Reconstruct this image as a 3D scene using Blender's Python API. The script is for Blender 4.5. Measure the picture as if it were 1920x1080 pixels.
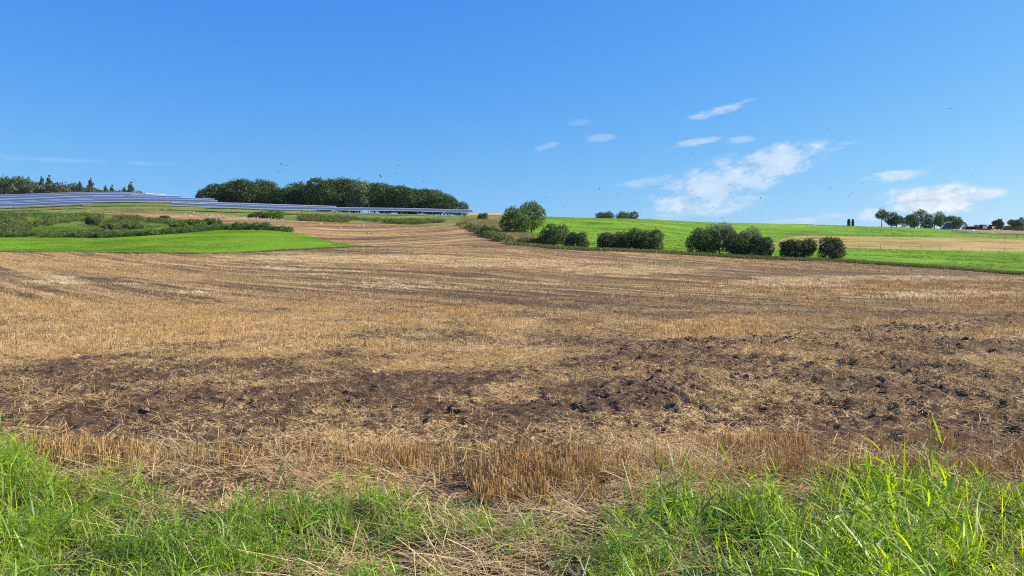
import bpy, math, random
import numpy as np
from mathutils import Vector

for o in list(bpy.data.objects):
    bpy.data.objects.remove(o)
SC = bpy.context.scene
COL = SC.collection
rng = np.random.default_rng(7)
random.seed(7)
R = math.radians

# ------------------------------------------------------------------ camera
FPX, CX, HY, CAMH = 1450.0, 960.0, 500.0, 1.65      # focal length in photo pixels, centre column, eye-level row, eye height
cam_d = bpy.data.cameras.new("camera")
cam = bpy.data.objects.new("camera", cam_d); COL.objects.link(cam)
cam_d.sensor_width = 36.0
cam_d.lens = 36.0 * FPX / 1920.0
cam_d.shift_y = -(540 - HY) / 1920.0
cam_d.clip_start = 0.05; cam_d.clip_end = 9000
cam.location = (0, 0, CAMH); cam.rotation_euler = (R(90), 0, 0)
SC.camera = cam

# ------------------------------------------------------------------ sun, sky, exposure
SUN_AZ, SUN_EL = R(79), R(33)                        # azimuth clockwise from the view direction (+Y)
sun_vec = Vector((math.sin(SUN_AZ) * math.cos(SUN_EL), math.cos(SUN_AZ) * math.cos(SUN_EL), math.sin(SUN_EL)))
sun_d = bpy.data.lights.new("sun", 'SUN'); sun = bpy.data.objects.new("sun", sun_d); COL.objects.link(sun)
sun_d.energy = 5.0; sun_d.angle = R(0.53); sun_d.color = (1.0, 0.93, 0.82)
sun.rotation_euler = sun_vec.to_track_quat('Z', 'Y').to_euler()
sun.location = (60, 20, 60)
vs = SC.view_settings
vs.view_transform = 'Standard'; vs.look = 'None'; vs.exposure = 0.8; vs.gamma = 1.0; vs.use_curve_mapping = False

SC.cycles.use_denoising = False; SC.cycles.filter_width = 1.1      # keep the straw and leaves crisp
W = bpy.data.worlds.new("World"); SC.world = W; W.use_nodes = True
wt = W.node_tree; wt.nodes.clear()
def wn(t, **k):
    n = wt.nodes.new(t)
    for a, b in k.items(): setattr(n, a, b)
    return n
def wmath(op, a, b=None, clamp=False):
    n = wn('ShaderNodeMath', operation=op, use_clamp=clamp)
    for i, v in enumerate((a, b)):
        if v is None: continue
        if isinstance(v, (int, float)): n.inputs[i].default_value = v
        else: wt.links.new(v, n.inputs[i])
    return n.outputs[0]
sky = wn('ShaderNodeTexSky', sky_type='NISHITA')
sky.sun_disc = False; sky.sun_elevation = SUN_EL; sky.sun_rotation = SUN_AZ
sky.altitude = 300; sky.air_density = 1.0; sky.dust_density = 0.5; sky.ozone_density = 3.0
hsv = wn('ShaderNodeCombineColor'); spl = wn('ShaderNodeSeparateColor'); wt.links.new(sky.outputs[0], spl.inputs[0])   # the camera's colour response, the same all over the sky
for i_, (p_, g_) in enumerate(((1.30, .258), (.80, .860), (.25, 3.38))):
    wt.links.new(wmath('MULTIPLY', wmath('POWER', spl.outputs[i_], p_), g_), hsv.inputs[i_])
tc = wn('ShaderNodeTexCoord'); sep = wn('ShaderNodeSeparateXYZ'); wt.links.new(tc.outputs['Generated'], sep.inputs[0])
az = wmath('ARCTAN2', sep.outputs[0], sep.outputs[1]); el = wmath('ARCSINE', sep.outputs[2])
cmb = wn('ShaderNodeCombineXYZ'); wt.links.new(az, cmb.inputs[0]); wt.links.new(el, cmb.inputs[1])
def ae(px, py):
    a = math.atan2(px - CX, FPX)
    return a, math.atan2((HY - py) * math.cos(a), FPX)
def wnoise(scale_xy, sc, det, rough, rot=0.0):
    m = wn('ShaderNodeMapping'); m.inputs['Scale'].default_value = (scale_xy[0], scale_xy[1], 1); m.inputs['Rotation'].default_value[2] = rot
    wt.links.new(cmb.outputs[0], m.inputs['Vector'])
    n = wn('ShaderNodeTexNoise'); n.inputs['Scale'].default_value = sc; n.inputs['Detail'].default_value = det; n.inputs['Roughness'].default_value = rough
    wt.links.new(m.outputs[0], n.inputs['Vector']); return n.outputs['Fac']
n_puff = wnoise((1.0, 1.8), 30, 9, 0.66, -0.25)
n_wisp = wnoise((1.0, 4.5), 18, 9, 0.68, -0.25)
CLOUDS = [  # px, py, half width, half height, tilt, opacity, puffy
    (1450, 303, 115, 38, 14, .52, 1), (1345, 352, 150, 58, 14, .48, 1), (1210, 342, 75, 12, 10, .26, 0),
    (1310, 395, 120, 20, 8, .30, 0), (1302, 268, 66, 11, 10, .45, 0), (1387, 262, 34, 9, 3, .28, 0), (1347, 207, 72, 11, 14, .42, 0),
    (1130, 258, 42, 10, 8, .24, 0), (1023, 276, 34, 9, 12, .24, 0), (1085, 230, 30, 9, 0, .12, 0), (1565, 277, 55, 9, 14, .18, 0),
    (1748, 374, 98, 33, 2, .80, 1), (1842, 366, 44, 12, 6, .60, 0), (1676, 330, 64, 12, 4, .50, 0),
    (1640, 402, 40, 14, 0, .42, 1), (1525, 412, 90, 12, 2, .26, 0), (110, 300, 210, 6, 1, .10, 0)]
acc = None
for (px, py, rx, ry, tilt, op, puff) in CLOUDS:
    a, e = ae(px, py)
    m = wn('ShaderNodeMapping', vector_type='TEXTURE')
    m.inputs['Location'].default_value = (a, e, 0); m.inputs['Rotation'].default_value = (0, 0, R(tilt))
    m.inputs['Scale'].default_value = (rx / FPX, ry / FPX, 1)
    wt.links.new(cmb.outputs[0], m.inputs['Vector'])
    ln = wn('ShaderNodeVectorMath', operation='LENGTH'); wt.links.new(m.outputs[0], ln.inputs[0])
    body = wmath('SUBTRACT', 1.0, ln.outputs['Value'])
    nz = wmath('MULTIPLY', wmath('SUBTRACT', n_puff if puff else n_wisp, 0.455 if puff else 0.49), 4.0 if puff else 5.6)
    s = wmath('ADD', wmath('MULTIPLY', body, 1.25), nz)
    ss = wn('ShaderNodeMapRange', interpolation_type='SMOOTHSTEP'); ss.inputs['From Min'].default_value = 0.0; ss.inputs['From Max'].default_value = 1.1
    wt.links.new(s, ss.inputs['Value'])
    gate = wmath('MULTIPLY', body, 3.0, clamp=True)
    f = wmath('MULTIPLY', wmath('MULTIPLY', ss.outputs[0], gate), op)
    acc = f if acc is None else wmath('MAXIMUM', acc, f)
cc = wn('ShaderNodeMix', data_type='RGBA'); cc.inputs[6].default_value = (3.9, 4.25, 4.9, 1); cc.inputs[7].default_value = (5.9, 6.0, 6.1, 1)
wt.links.new(wmath('MULTIPLY', wmath('SUBTRACT', n_puff, .38), 4.0, clamp=True), cc.inputs[0])
mixc = wn('ShaderNodeMix', data_type='RGBA'); wt.links.new(cc.outputs[2], mixc.inputs[7])
wt.links.new(acc, mixc.inputs[0]); wt.links.new(hsv.outputs[0], mixc.inputs[6])
bg = wn('ShaderNodeBackground'); bg.inputs['Strength'].default_value = 0.10
wt.links.new(mixc.outputs[2], bg.inputs['Color'])
wo = wn('ShaderNodeOutputWorld'); wt.links.new(bg.outputs[0], wo.inputs['Surface'])

# ------------------------------------------------------------------ helpers
def tag(o, label=None, cat=None, group=None, kind=None):
    if label: o["label"] = label
    if cat: o["category"] = cat
    if group: o["group"] = group
    if kind: o["kind"] = kind
    return o
def link(o, parent=None):
    COL.objects.link(o)
    if parent is not None: o.parent = parent
    return o
def empty(name, loc=(0, 0, 0), rz=0.0):
    o = bpy.data.objects.new(name, None); o.empty_display_size = 0.3
    o.location = loc; o.rotation_euler = (0, 0, rz); return link(o)
def mesh_np(name, V, polys, mats=(), mi=None, attrs=None, smooth=False):
    """polys: list of int arrays (n,k)."""
    me = bpy.data.meshes.new(name)
    V = np.asarray(V, dtype=np.float32)
    polys = [np.asarray(p, dtype=np.int32) for p in polys if len(p)]
    me.vertices.add(len(V)); me.vertices.foreach_set("co", V.ravel())
    nl = sum(p.size for p in polys); nf = sum(len(p) for p in polys)
    if nf:
        me.loops.add(nl); me.loops.foreach_set("vertex_index", np.concatenate([p.ravel() for p in polys]))
        sizes = np.concatenate([np.full(len(p), p.shape[1], np.int32) for p in polys])
        starts = np.concatenate([[0], np.cumsum(sizes)[:-1]]).astype(np.int32)
        me.polygons.add(nf); me.polygons.foreach_set("loop_start", starts)
        if mi is not None: me.polygons.foreach_set("material_index", np.asarray(mi, np.int32))
        me.polygons.foreach_set("use_smooth", np.full(nf, smooth, bool))
    for m in mats: me.materials.append(m)
    for k, (typ, arr) in (attrs or {}).items():
        a = me.attributes.new(k, typ, 'POINT')
        arr = np.asarray(arr)
        if typ == 'FLOAT': a.data.foreach_set("value", arr.astype(np.float32))
        elif typ == 'INT': a.data.foreach_set("value", arr.astype(np.int32))
        elif typ == 'FLOAT_VECTOR': a.data.foreach_set("vector", arr.astype(np.float32).ravel())
    me.update(calc_edges=True); me.validate()
    return me
class MB:
    """collects simple solids into one mesh"""
    def __init__(s): s.v = []; s.f = []; s.m = []
    def add(s, vs_, fs, m=0):
        b = len(s.v); s.v += [tuple(p) for p in vs_]; s.f += [tuple(b + i for i in f) for f in fs]; s.m += [m] * len(fs); return s
    def box(s, x0, x1, y0, y1, z0, z1, m=0):
        return s.add([(x, y, z) for z in (z0, z1) for y in (y0, y1) for x in (x0, x1)],
                     [(0, 2, 3, 1), (4, 5, 7, 6), (0, 1, 5, 4), (2, 6, 7, 3), (0, 4, 6, 2), (1, 3, 7, 5)], m)
    def tube(s, pts, rad, n=6, m=0, caps=True):
        pts = [Vector(p) for p in pts]; ring = []
        for i, p in enumerate(pts):
            t = (pts[min(i + 1, len(pts) - 1)] - pts[max(i - 1, 0)]).normalized()
            u = t.cross(Vector((0, 0, 1)));  u = u.normalized() if u.length > 1e-3 else Vector((1, 0, 0))
            w = t.cross(u); r = rad[i] if hasattr(rad, '__len__') else rad
            ring.append([p + (u * math.cos(k * 2 * math.pi / n) + w * math.sin(k * 2 * math.pi / n)) * r for k in range(n)])
        vs_ = [q for rr in ring for q in rr]; fs = []
        for i in range(len(pts) - 1):
            for k in range(n): fs.append((i * n + k, i * n + (k + 1) % n, (i + 1) * n + (k + 1) % n, (i + 1) * n + k))
        if caps: fs += [tuple(range(n - 1, -1, -1)), tuple((len(pts) - 1) * n + k for k in range(n))]
        return s.add(vs_, fs, m)
    def mesh(s, name, mats, smooth=False):
        me = bpy.data.meshes.new(name); me.from_pydata(s.v, [], s.f)
        for m in mats: me.materials.append(m)
        me.polygons.foreach_set("material_index", s.m); me.polygons.foreach_set("use_smooth", [smooth] * len(s.f)); me.update(); return me
    def build(s, name, mats, parent=None, smooth=False):
        return link(bpy.data.objects.new(name, s.mesh(name, mats if isinstance(mats, (list, tuple)) else [mats], smooth)), parent)

def smooth01(e0, e1, x):
    t = np.clip((x - e0) / (e1 - e0), 0, 1); return t * t * (3 - 2 * t)
def _hash(ix, iy, seed):
    h = (ix.astype(np.int64) * 374761393 + iy.astype(np.int64) * 668265263 + seed * 1442695041) & 0xFFFFFFFF
    h = ((h ^ (h >> 13)) * 1274126177) & 0xFFFFFFFF
    return ((h ^ (h >> 16)) & 0xFFFF) / 65535.0
def vnoise(x, y, seed=0):
    ix = np.floor(x); iy = np.floor(y); fx = x - ix; fy = y - iy
    fx = fx * fx * fx * (fx * (fx * 6 - 15) + 10); fy = fy * fy * fy * (fy * (fy * 6 - 15) + 10)
    a = _hash(ix, iy, seed); b = _hash(ix + 1, iy, seed); c = _hash(ix, iy + 1, seed); d = _hash(ix + 1, iy + 1, seed)
    return (a * (1 - fx) + b * fx) * (1 - fy) + (c * (1 - fx) + d * fx) * fy
def fbm(x, y, seed=0, oct=4, gain=.5):
    x = np.asarray(x, float); y = np.asarray(y, float); s = 0; a = 1; t = 0
    for i in range(oct):
        s = s + a * vnoise(x * 2 ** i + 17.3 * i, y * 2 ** i - 9.1 * i, seed + i); t += a; a *= gain
    return s / t

# ------------------------------------------------------------------ materials
def new_mat(name):
    m = bpy.data.materials.new(name); m.use_nodes = True; t = m.node_tree; t.nodes.clear()
    out = t.nodes.new('ShaderNodeOutputMaterial'); return m, t, out
class NT:
    def __init__(s, t): s.t = t
    def n(s, typ, **k):
        n = s.t.nodes.new(typ)
        for a, b in k.items(): setattr(n, a, b)
        return n
    def l(s, a, b): s.t.links.new(a, b)
    def set(s, inp, v):
        if isinstance(v, (int, float)): inp.default_value = v
        elif isinstance(v, tuple): inp.default_value = v if len(v) == len(inp.default_value) else v + (1,)
        else: s.l(v, inp)
    def math(s, op, a, b=None, c=None, clamp=False):
        n = s.n('ShaderNodeMath', operation=op, use_clamp=clamp)
        for i, v in enumerate((a, b, c)):
            if v is not None: s.set(n.inputs[i], v)
        return n.outputs[0]
    def attr(s, name, typ='GEOMETRY'):
        n = s.n('ShaderNodeAttribute', attribute_name=name, attribute_type=typ); return n.outputs['Fac']
    def noise(s, scale, detail=4, rough=.55, scl=(1, 1, 1), rot=0.0, dist=0.0):
        tc = s.n('ShaderNodeNewGeometry'); m = s.n('ShaderNodeMapping'); m.inputs['Scale'].default_value = scl; m.inputs['Rotation'].default_value[2] = rot
        s.l(tc.outputs['Position'], m.inputs['Vector'])
        n = s.n('ShaderNodeTexNoise'); n.inputs['Scale'].default_value = scale; n.inputs['Detail'].default_value = detail; n.inputs['Roughness'].default_value = rough
        n.inputs['Distortion'].default_value = dist
        s.l(m.outputs[0], n.inputs['Vector']); return n.outputs['Fac']
    def mix(s, f, a, b):
        n = s.n('ShaderNodeMix', data_type='RGBA'); s.set(n.inputs[0], f); s.set(n.inputs[6], a); s.set(n.inputs[7], b); return n.outputs[2]
    def mapr(s, v, a, b, c=0.0, d=1.0, smooth=False):
        n = s.n('ShaderNodeMapRange', interpolation_type='SMOOTHSTEP' if smooth else 'LINEAR')
        for i, q in enumerate((v, a, b, c, d)): s.set(n.inputs[i], q)
        return n.outputs[0]
    def bump(s, h, strength, dist):
        n = s.n('ShaderNodeBump'); n.inputs['Strength'].default_value = strength; n.inputs['Distance'].default_value = dist; s.l(h, n.inputs['Height']); return n.outputs[0]
    def pbr(s, out, col, rough=.9, normal=None, spec=.25, metal=0.0):
        p = s.n('ShaderNodeBsdfPrincipled'); s.set(p.inputs['Base Color'], col); s.set(p.inputs['Roughness'], rough)
        p.inputs['Specular IOR Level'].default_value = spec; p.inputs['Metallic'].default_value = metal
        if normal is not None: s.l(normal, p.inputs['Normal'])
        s.l(p.outputs[0], out.inputs['Surface']); return p

def plain(name, col, rough=.7, spec=.3, metal=0.0, var=.18, scale=3.0):
    m, t, out = new_mat(name); q = NT(t)
    f = q.noise(scale, 5, .6); d = tuple(c * (1 - var) for c in col); e = tuple(min(1, c * (1 + var)) for c in col)
    q.pbr(out, q.mix(f, d, e), rough, None, spec, metal); return m
def leafy(name, dark, light, trans=.3, gloss=.02, dry=None, hue=.49):
    """foliage: per-leaf tint attribute, some light passing through"""
    m, t, out = new_mat(name); q = NT(t)
    c = q.mix(q.attr('tint'), dark, light)
    if dry is not None:
        c = q.mix(q.mapr(q.attr('tint'), .93, .97), c, dry)
    d = q.n('ShaderNodeBsdfDiffuse'); q.l(c, d.inputs['Color'])
    tr = q.n('ShaderNodeBsdfTranslucent')
    hs = q.n('ShaderNodeHueSaturation'); hs.inputs['Hue'].default_value = hue; hs.inputs['Saturation'].default_value = 1.1; hs.inputs['Value'].default_value = 1.25
    q.l(c, hs.inputs['Color']); q.l(hs.outputs[0], tr.inputs['Color'])
    mx = q.n('ShaderNodeMixShader'); mx.inputs[0].default_value = trans; q.l(d.outputs[0], mx.inputs[1]); q.l(tr.outputs[0], mx.inputs[2])
    g = q.n('ShaderNodeBsdfGlossy'); g.inputs['Roughness'].default_value = .5; g.inputs['Color'].default_value = (1, 1, 1, 1)
    m2 = q.n('ShaderNodeMixShader'); m2.inputs[0].default_value = gloss; q.l(mx.outputs[0], m2.inputs[1]); q.l(g.outputs[0], m2.inputs[2])
    q.l(m2.outputs[0], out.inputs['Surface']); return m

M = {}
def field_material(name):
    m, t, out = new_mat(name); q = NT(t)
    S = q.attr('straw'); O = q.attr('orange')
    f1 = q.noise(38, 3, .65); f2 = q.noise(9, 4, .6, scl=(1, 1, 1)); f3 = q.noise(1.3, 4, .6)
    rows = q.noise(1.0, 3, .6, scl=(.12, 1.7, 1), rot=0.0)
    n = q.math('ADD', q.math('MULTIPLY', f1, .62), q.math('MULTIPLY', f2, .38))
    thr = q.math('SUBTRACT', 1.0, S)
    k = q.mapr(q.math('SUBTRACT', n, q.mapr(thr, 0, 1, .36, .64)), -.07, .09, 0, 1, True)
    soil = q.mix(f2, (.030, .018, .009), (.128, .080, .041))
    soil = q.mix(q.mapr(f3, .35, .7), soil, (.095, .054, .028))
    straw = q.mix(f1, (.39, .25, .105), (.69, .495, .235))
    straw = q.mix(O, straw, (.48, .275, .095))
    c = q.mix(k, soil, straw)
    h = q.math('ADD', q.math('MULTIPLY', f1, .35), f2)
    q.pbr(out, c, .95, q.bump(h, .9, .05), .12); return m
M['field'] = field_material("stubble_field_soil")
def grass_ground(name, a, b, c, dryness=0.0, sc=1.0, stripe=None, drycol=(.34, .27, .11)):
    m, t, out = new_mat(name); q = NT(t)
    n1 = q.noise(2.2 * sc, 6, .68); n2 = q.noise(.10 * sc, 4, .6); n4 = q.noise(.9 * sc, 5, .7, scl=(.35, 1, 1))
    col = q.mix(q.mapr(q.math('ADD', q.math('MULTIPLY', n1, .5), q.math('MULTIPLY', n4, .5)), .36, .64), a, b)
    col = q.mix(q.mapr(n2, .42, .68), col, c)
    if stripe is not None:
        n3 = q.noise(.10, 8, .72, scl=(.55, 1.0, 1), rot=stripe); n5 = q.noise(.03, 7, .7, scl=(.6, 1.0, 1), rot=stripe * 1.5)
        col = q.mix(q.mapr(n3, .44, .64, 0, .95), col, tuple(v * .50 for v in a))
        col = q.mix(q.mapr(n5, .46, .62, 0, .7), col, (b[0] * 1.15, b[1] * 1.0, b[2] * 1.5))
    if dryness: col = q.mix(q.mapr(q.math('ADD', n1, q.math('MULTIPLY', n2, 1.0)), 1.25 - dryness, 1.5 - dryness), col, drycol)
    q.pbr(out, col, .9, q.bump(q.math('ADD', n1, n4), .9, .3), .04); return m
M['meadow'] = grass_ground("meadow_grass", (.095, .225, .006), (.180, .335, .014), (.180, .275, .020), 0.0, 1, .15)
M['pasture'] = grass_ground("pasture_grass", (.115, .250, .010), (.190, .355, .026), (.180, .300, .026), .04, 1, .05)
M['rough'] = grass_ground("rough_grass", (.090, .145, .020), (.185, .22, .05), (.15, .19, .04), .26, 1.0)
M['bank'] = grass_ground("bank_turf", (.070, .150, .010), (.140, .220, .022), (.15, .17, .03), .15, 1.0)
M['tan'] = grass_ground("ripe_stubble", (.38, .265, .075), (.50, .355, .12), (.36, .30, .08), 0, 1, .03)
M['paddock'] = grass_ground("dry_paddock", (.26, .18, .075), (.36, .26, .12), (.24, .22, .07), 0.0, 1)
M['wheat'] = grass_ground("wheat", (.52, .31, .10), (.62, .39, .14), (.55, .34, .11), 0, 1)
M['verge'] = grass_ground("verge_soil", (.030, .026, .013), (.085, .062, .032), (.17, .12, .06), .1, 3.0)
M['base'] = grass_ground("base_earth", (.08, .09, .035), (.12, .12, .05), (.11, .14, .04), 0, .5)

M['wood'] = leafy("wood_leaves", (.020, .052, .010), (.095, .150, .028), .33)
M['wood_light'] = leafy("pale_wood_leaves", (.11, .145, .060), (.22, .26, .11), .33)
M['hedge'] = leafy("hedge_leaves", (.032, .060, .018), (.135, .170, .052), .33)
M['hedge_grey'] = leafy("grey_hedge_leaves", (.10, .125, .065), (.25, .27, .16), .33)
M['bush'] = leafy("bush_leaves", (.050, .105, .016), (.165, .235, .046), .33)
M['conifer'] = leafy("conifer_needles", (.055, .085, .038), (.14, .16, .066), .2)
M['cypress'] = leafy("cypress_needles", (.014, .030, .018), (.032, .055, .026), .1)
M['olive'] = leafy("olive_scrub", (.070, .105, .018), (.200, .225, .055), .3, .02, (.26, .17, .075))
M['weed'] = leafy("green_weeds", (.060, .135, .012), (.150, .265, .026), .3)
M['edge'] = leafy("edge_grass", (.080, .115, .020), (.27, .25, .085), .3, .02, (.40, .30, .13))
M['drygrass'] = leafy("dry_bank_grass", (.15, .16, .04), (.45, .35, .14), .3)
M['blade'] = leafy("verge_grass_blades", (.070, .155, .008), (.380, .560, .060), .48, .035, (.42, .34, .13))
M['blade_lit'] = leafy("painted_lit_grass_blades", (.130, .250, .005), (.540, .700, .045), .52, .035, (.42, .34, .13))  # lighter copy of the blade material, backlight painted into its colour
M['straw'] = leafy("straw_stems", (.38, .225, .075), (.74, .53, .235), .25, .03, None, .5)
M['strawfar'] = leafy("straw_stems_mid", (.35, .22, .090), (.68, .50, .245), .25, .02, None, .5)
M['strawpale'] = leafy("pale_straw", (.36, .24, .09), (.78, .60, .31), .25, .03, None, .5)
M['bark'] = plain("bark", (.09, .065, .045), .95, .1, var=.35, scale=6)
M['clod'] = plain("soil_clod", (.185, .122, .074), .97, .1, var=.5, scale=22)

# ------------------------------------------------------------------ terrain: ground height measured column by column from the photograph
COLS = {
    -300: [(130, 470), (172, 442), (216, 403), (235, 399), (330, 380)],
    0: [(130, 472), (170, 445), (215, 402), (230, 398.5), (325, 375)],
    200: [(128, 474), (165, 446), (215, 403), (240, 391), (330, 371)],
    300: [(126, 475), (170, 440), (215, 405), (238, 394), (320, 376)],
    420: [(124, 476), (178, 431), (203, 419), (228, 405), (242, 398), (300, 384)],
    530: [(127, 470), (176, 432), (222, 413), (240, 404), (300, 393)],
    690: [(134, 463), (217, 420), (238, 408), (300, 401)],
    800: [(130, 461), (215, 421.5), (238, 410), (300, 403)],
    870: [(128, 460), (190, 427), (236, 411), (300, 405), (420, 402)],
    960: [(124, 458.5), (165, 438), (215, 412), (300, 405), (420, 402.5)],
    1040: [(118, 467), (217, 430), (310, 408)],
    1200: [(115, 473.5), (217, 440), (330, 411)],
    1450: [(112, 487), (217, 463), (300, 442), (375, 419)],
    1600: [(111, 493), (217, 466), (300, 443.5), (400, 424)],
    1750: [(108, 502), (217, 468.5), (300, 445), (405, 429)],
    1920: [(100, 515), (217, 472), (300, 447), (385, 438), (430, 432)],
    2250: [(95, 522), (217, 477), (300, 452), (430, 436)],
}
def pchip(xk, yk, x):
    xk = np.asarray(xk, float); yk = np.asarray(yk, float); h = np.diff(xk); d = np.diff(yk) / h
    m = np.zeros_like(yk); m[0] = d[0]; m[-1] = d[-1]
    for i in range(1, len(xk) - 1):
        if d[i - 1] * d[i] > 0:
            w1 = 2 * h[i] + h[i - 1]; w2 = h[i] + 2 * h[i - 1]; m[i] = (w1 + w2) / (w1 / d[i - 1] + w2 / d[i])
    i = np.clip(np.searchsorted(xk, x) - 1, 0, len(h) - 1); t = np.clip((x - xk[i]) / h[i], 0, 1)
    return ((1 + 2 * t) * (1 - t) ** 2 * yk[i] + t * (1 - t) ** 2 * h[i] * m[i] + t * t * (3 - 2 * t) * yk[i + 1] + t * t * (t - 1) * h[i] * m[i + 1])
LY = np.linspace(math.log(4), math.log(6000), 900); TY = np.exp(LY)
ck = sorted(COLS); prof = []
for c in ck:
    pts = [(Y, CAMH - (p - HY) * Y / FPX) for Y, p in COLS[c]]
    z1 = pts[0][1]; yl, zl = pts[-1]
    ks = [(4, 0.0), (14, 0.0), (28, 0.03 * z1), (62, 0.24 * z1)] + pts + [(yl + 45, zl + 1.0), (yl + 160, zl + (4.5 if c < 600 else 1.5)), (6000, zl + (6 if c < 600 else 2))]
    prof.append(pchip([k[0] for k in ks], [k[1] for k in ks], TY))
prof = np.array(prof)
TP = np.linspace(-300, 2250, 511)
TAB = np.stack([pchip(ck, prof[:, j], TP) for j in range(len(TY))], 1)
ker = np.exp(-0.5 * (np.arange(-12, 13) / 5.0) ** 2); ker /= ker.sum()
TAB = np.apply_along_axis(lambda v: np.convolve(np.pad(v, 12, mode='edge'), ker, 'valid'), 0, TAB)
def H(x, y):
    x = np.asarray(x, float); y = np.asarray(y, float); yy = np.maximum(y, 4.001)
    p = np.clip(CX + FPX * x / np.maximum(yy, 9.0), -300, 2250)
    i = (p - TP[0]) / (TP[1] - TP[0]); j = np.clip((np.log(yy) - LY[0]) / (LY[1] - LY[0]), 0, len(LY) - 1.001)
    i0 = np.clip(i.astype(int), 0, len(TP) - 2); j0 = j.astype(int); fi = i - i0; fj = j - j0
    z = (TAB[i0, j0] * (1 - fi) + TAB[i0 + 1, j0] * fi) * (1 - fj) + (TAB[i0, j0 + 1] * (1 - fi) + TAB[i0 + 1, j0 + 1] * fi) * fj
    return z
def h1(x, y): return float(H(np.array([x]), np.array([y]))[0])
def ground_at(px, py, y0=5.0, y1=600.0):
    """first point of the ground seen through a photo pixel"""
    Y = np.exp(np.linspace(math.log(y0), math.log(y1), 4000)); X = (px - CX) / FPX * Y
    Z = H(X, Y); ray = CAMH - (py - HY) / FPX * Y
    k = int(np.argmax(Z >= ray)) if (Z >= ray).any() else len(Y) - 1
    return float(X[k]), float(Y[k]), float(Z[k])
def at(px, Y): return (px - CX) / FPX * Y, Y
def pyof(x, y, z): return HY - FPX * (z - CAMH) / np.maximum(y, 1)
def lin(pts):
    a = [p[0] for p in pts]; b = [p[1] for p in pts]; return lambda px: np.interp(px, a, b)

# zone borders: distance of each border along the photo's columns
F_edge = lin([(-300, 130), (0, 130), (200, 128), (430, 124), (560, 129), (690, 134), (800, 131), (870, 128), (960, 124), (1040, 118), (1200, 115), (1450, 112), (1600, 111), (1750, 108), (1920, 100), (2250, 95), (2600, 90)])
M_edge = lin([(-700, 172), (-300, 172), (0, 170), (200, 165), (300, 170), (420, 178), (530, 176), (600, 158), (690, 134.2)])
B_edge = lin([(-700, 221), (0, 219.5), (160, 219), (215, 216), (300, 208), (420, 200), (500, 186), (545, 173.5)])
T_edge = lin([(-700, 224), (0, 222), (200, 224), (300, 228), (420, 229), (530, 223), (690, 218), (800, 215), (850, 205), (872, 190), (905, 158), (935, 138), (962, 124.2)])

# straw cover and colour of the stubble field
seg_a = np.array([2.0, 15.6]); seg_b = np.array([15.9, 24.3])
def straw_cover(x, y):
    u = .64 * x - .77 * y; v = .77 * x + .64 * y
    Z = H(x, y); px = CX + FPX * x / np.maximum(y, 2); py = pyof(x, y, Z)
    st = fbm(u / 22, v / .8, 3, 4, .65); st2 = fbm(u / 60, v / 5.0, 9, 3); pt = fbm(x / 1.6, y / 1.6, 21, 4, .6); big = fbm(x / 7, y / 7, 33, 3)
    far = smooth01(20, 40, y)
    S = .50 + far * ((st - .5) * 1.5 + (st2 - .5) * .7 - .12) + (1 - far) * ((pt - .5) * 1.1 + (big - .5) * .6)
    O = .25 + (st2 - .5) * 1.1 + (big - .5) * .5
    # yellow band, dark band in front of it
    lefty = smooth01(1250, 500, px); yr = y; y = y + (fbm(x / 3.2, y / 2.2, 55, 4) - .5) * 7.0 * smooth01(7.2, 10, y)
    S += .17 * smooth01(10.0, 17, y) * smooth01(33, 22, y) * (lefty * .8 + .2)
    S -= .34 * smooth01(6.5, 7.0, y) * smooth01(16.5, 9.0, y) * (.75 + .25 * smooth01(900, 350, px)) * (.62 + .75 * smooth01(.36, .62, fbm(x / 2.2, y / .9, 51, 4)))
    S -= .16 * smooth01(13, 16, y) * smooth01(45, 30, y) * (1 - lefty)
    y = yr
    # loosened wedge at the side
    d = (seg_b - seg_a) / np.linalg.norm(seg_b - seg_a); nrm = np.array([d[1], -d[0]])
    sd = (x - seg_a[0]) * nrm[0] + (y - seg_a[1]) * nrm[1] + (fbm(x / 1.2, y / 1.2, 71, 3) - .5) * 1.2
    inw = smooth01(-.25, .5, sd) * smooth01(.2, 2.2, x + (fbm(x / 2, y / 2, 72, 3) - .5) * 2.0) * smooth01(7.2, 8.5, y)
    ridge = (.25 + 1.1 * smooth01(.35, .7, fbm(x / 3.0, y / 3.0, 73, 2))) * np.exp(-((sd - .8) / 1.0) ** 2) * smooth01(1.0, 2.5, x) * smooth01(40, 24, y)
    S = S * (1 - inw) + inw * (.34 + (pt - .5) * .9 + (big - .5) * .4 - .16 * np.clip(ridge, 0, 1))
    # unbroken patches that kept their straw
    def patch(cx, cy, rx, ry, amt, o):
        nonlocal S, O
        w = smooth01(1.25, .55, np.sqrt(((px - cx) / rx) ** 2 + ((py - cy) / ry) ** 2) + (fbm(u / 6, v / .8, int(cx), 3) - .5) * 1.1)
        S = S + w * amt; O = O * (1 - w) + o * w
    patch(1330, 622, 130, 17, .5, .85); patch(1450, 600, 130, 10, .3, .45)
    patch(640, 486, 260, 7, .6, .0); patch(960, 494, 180, 9, .6, .0); patch(1180, 507, 140, 8, .55, .0)
    patch(1560, 541, 260, 12, .42, .55); patch(1780, 553, 140, 11, .55, .05); patch(1480, 533, 140, 10, .5, .0); patch(1850, 566, 110, 7, .35, .7)
    patch(1700, 523, 230, 4.5, .5, .0); patch(150, 495, 180, 3, .3, .2); patch(300, 515, 260, 4, .22, .2)
    S -= .22 * smooth01(470, 520, py) * smooth01(540, 515, py) * smooth01(1150, 1500, px) * (.3 + st)
    return np.clip(S, .13, 1), np.clip(O, 0, 1), np.clip(inw, 0, 1), np.clip(ridge, 0, 1)

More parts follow.
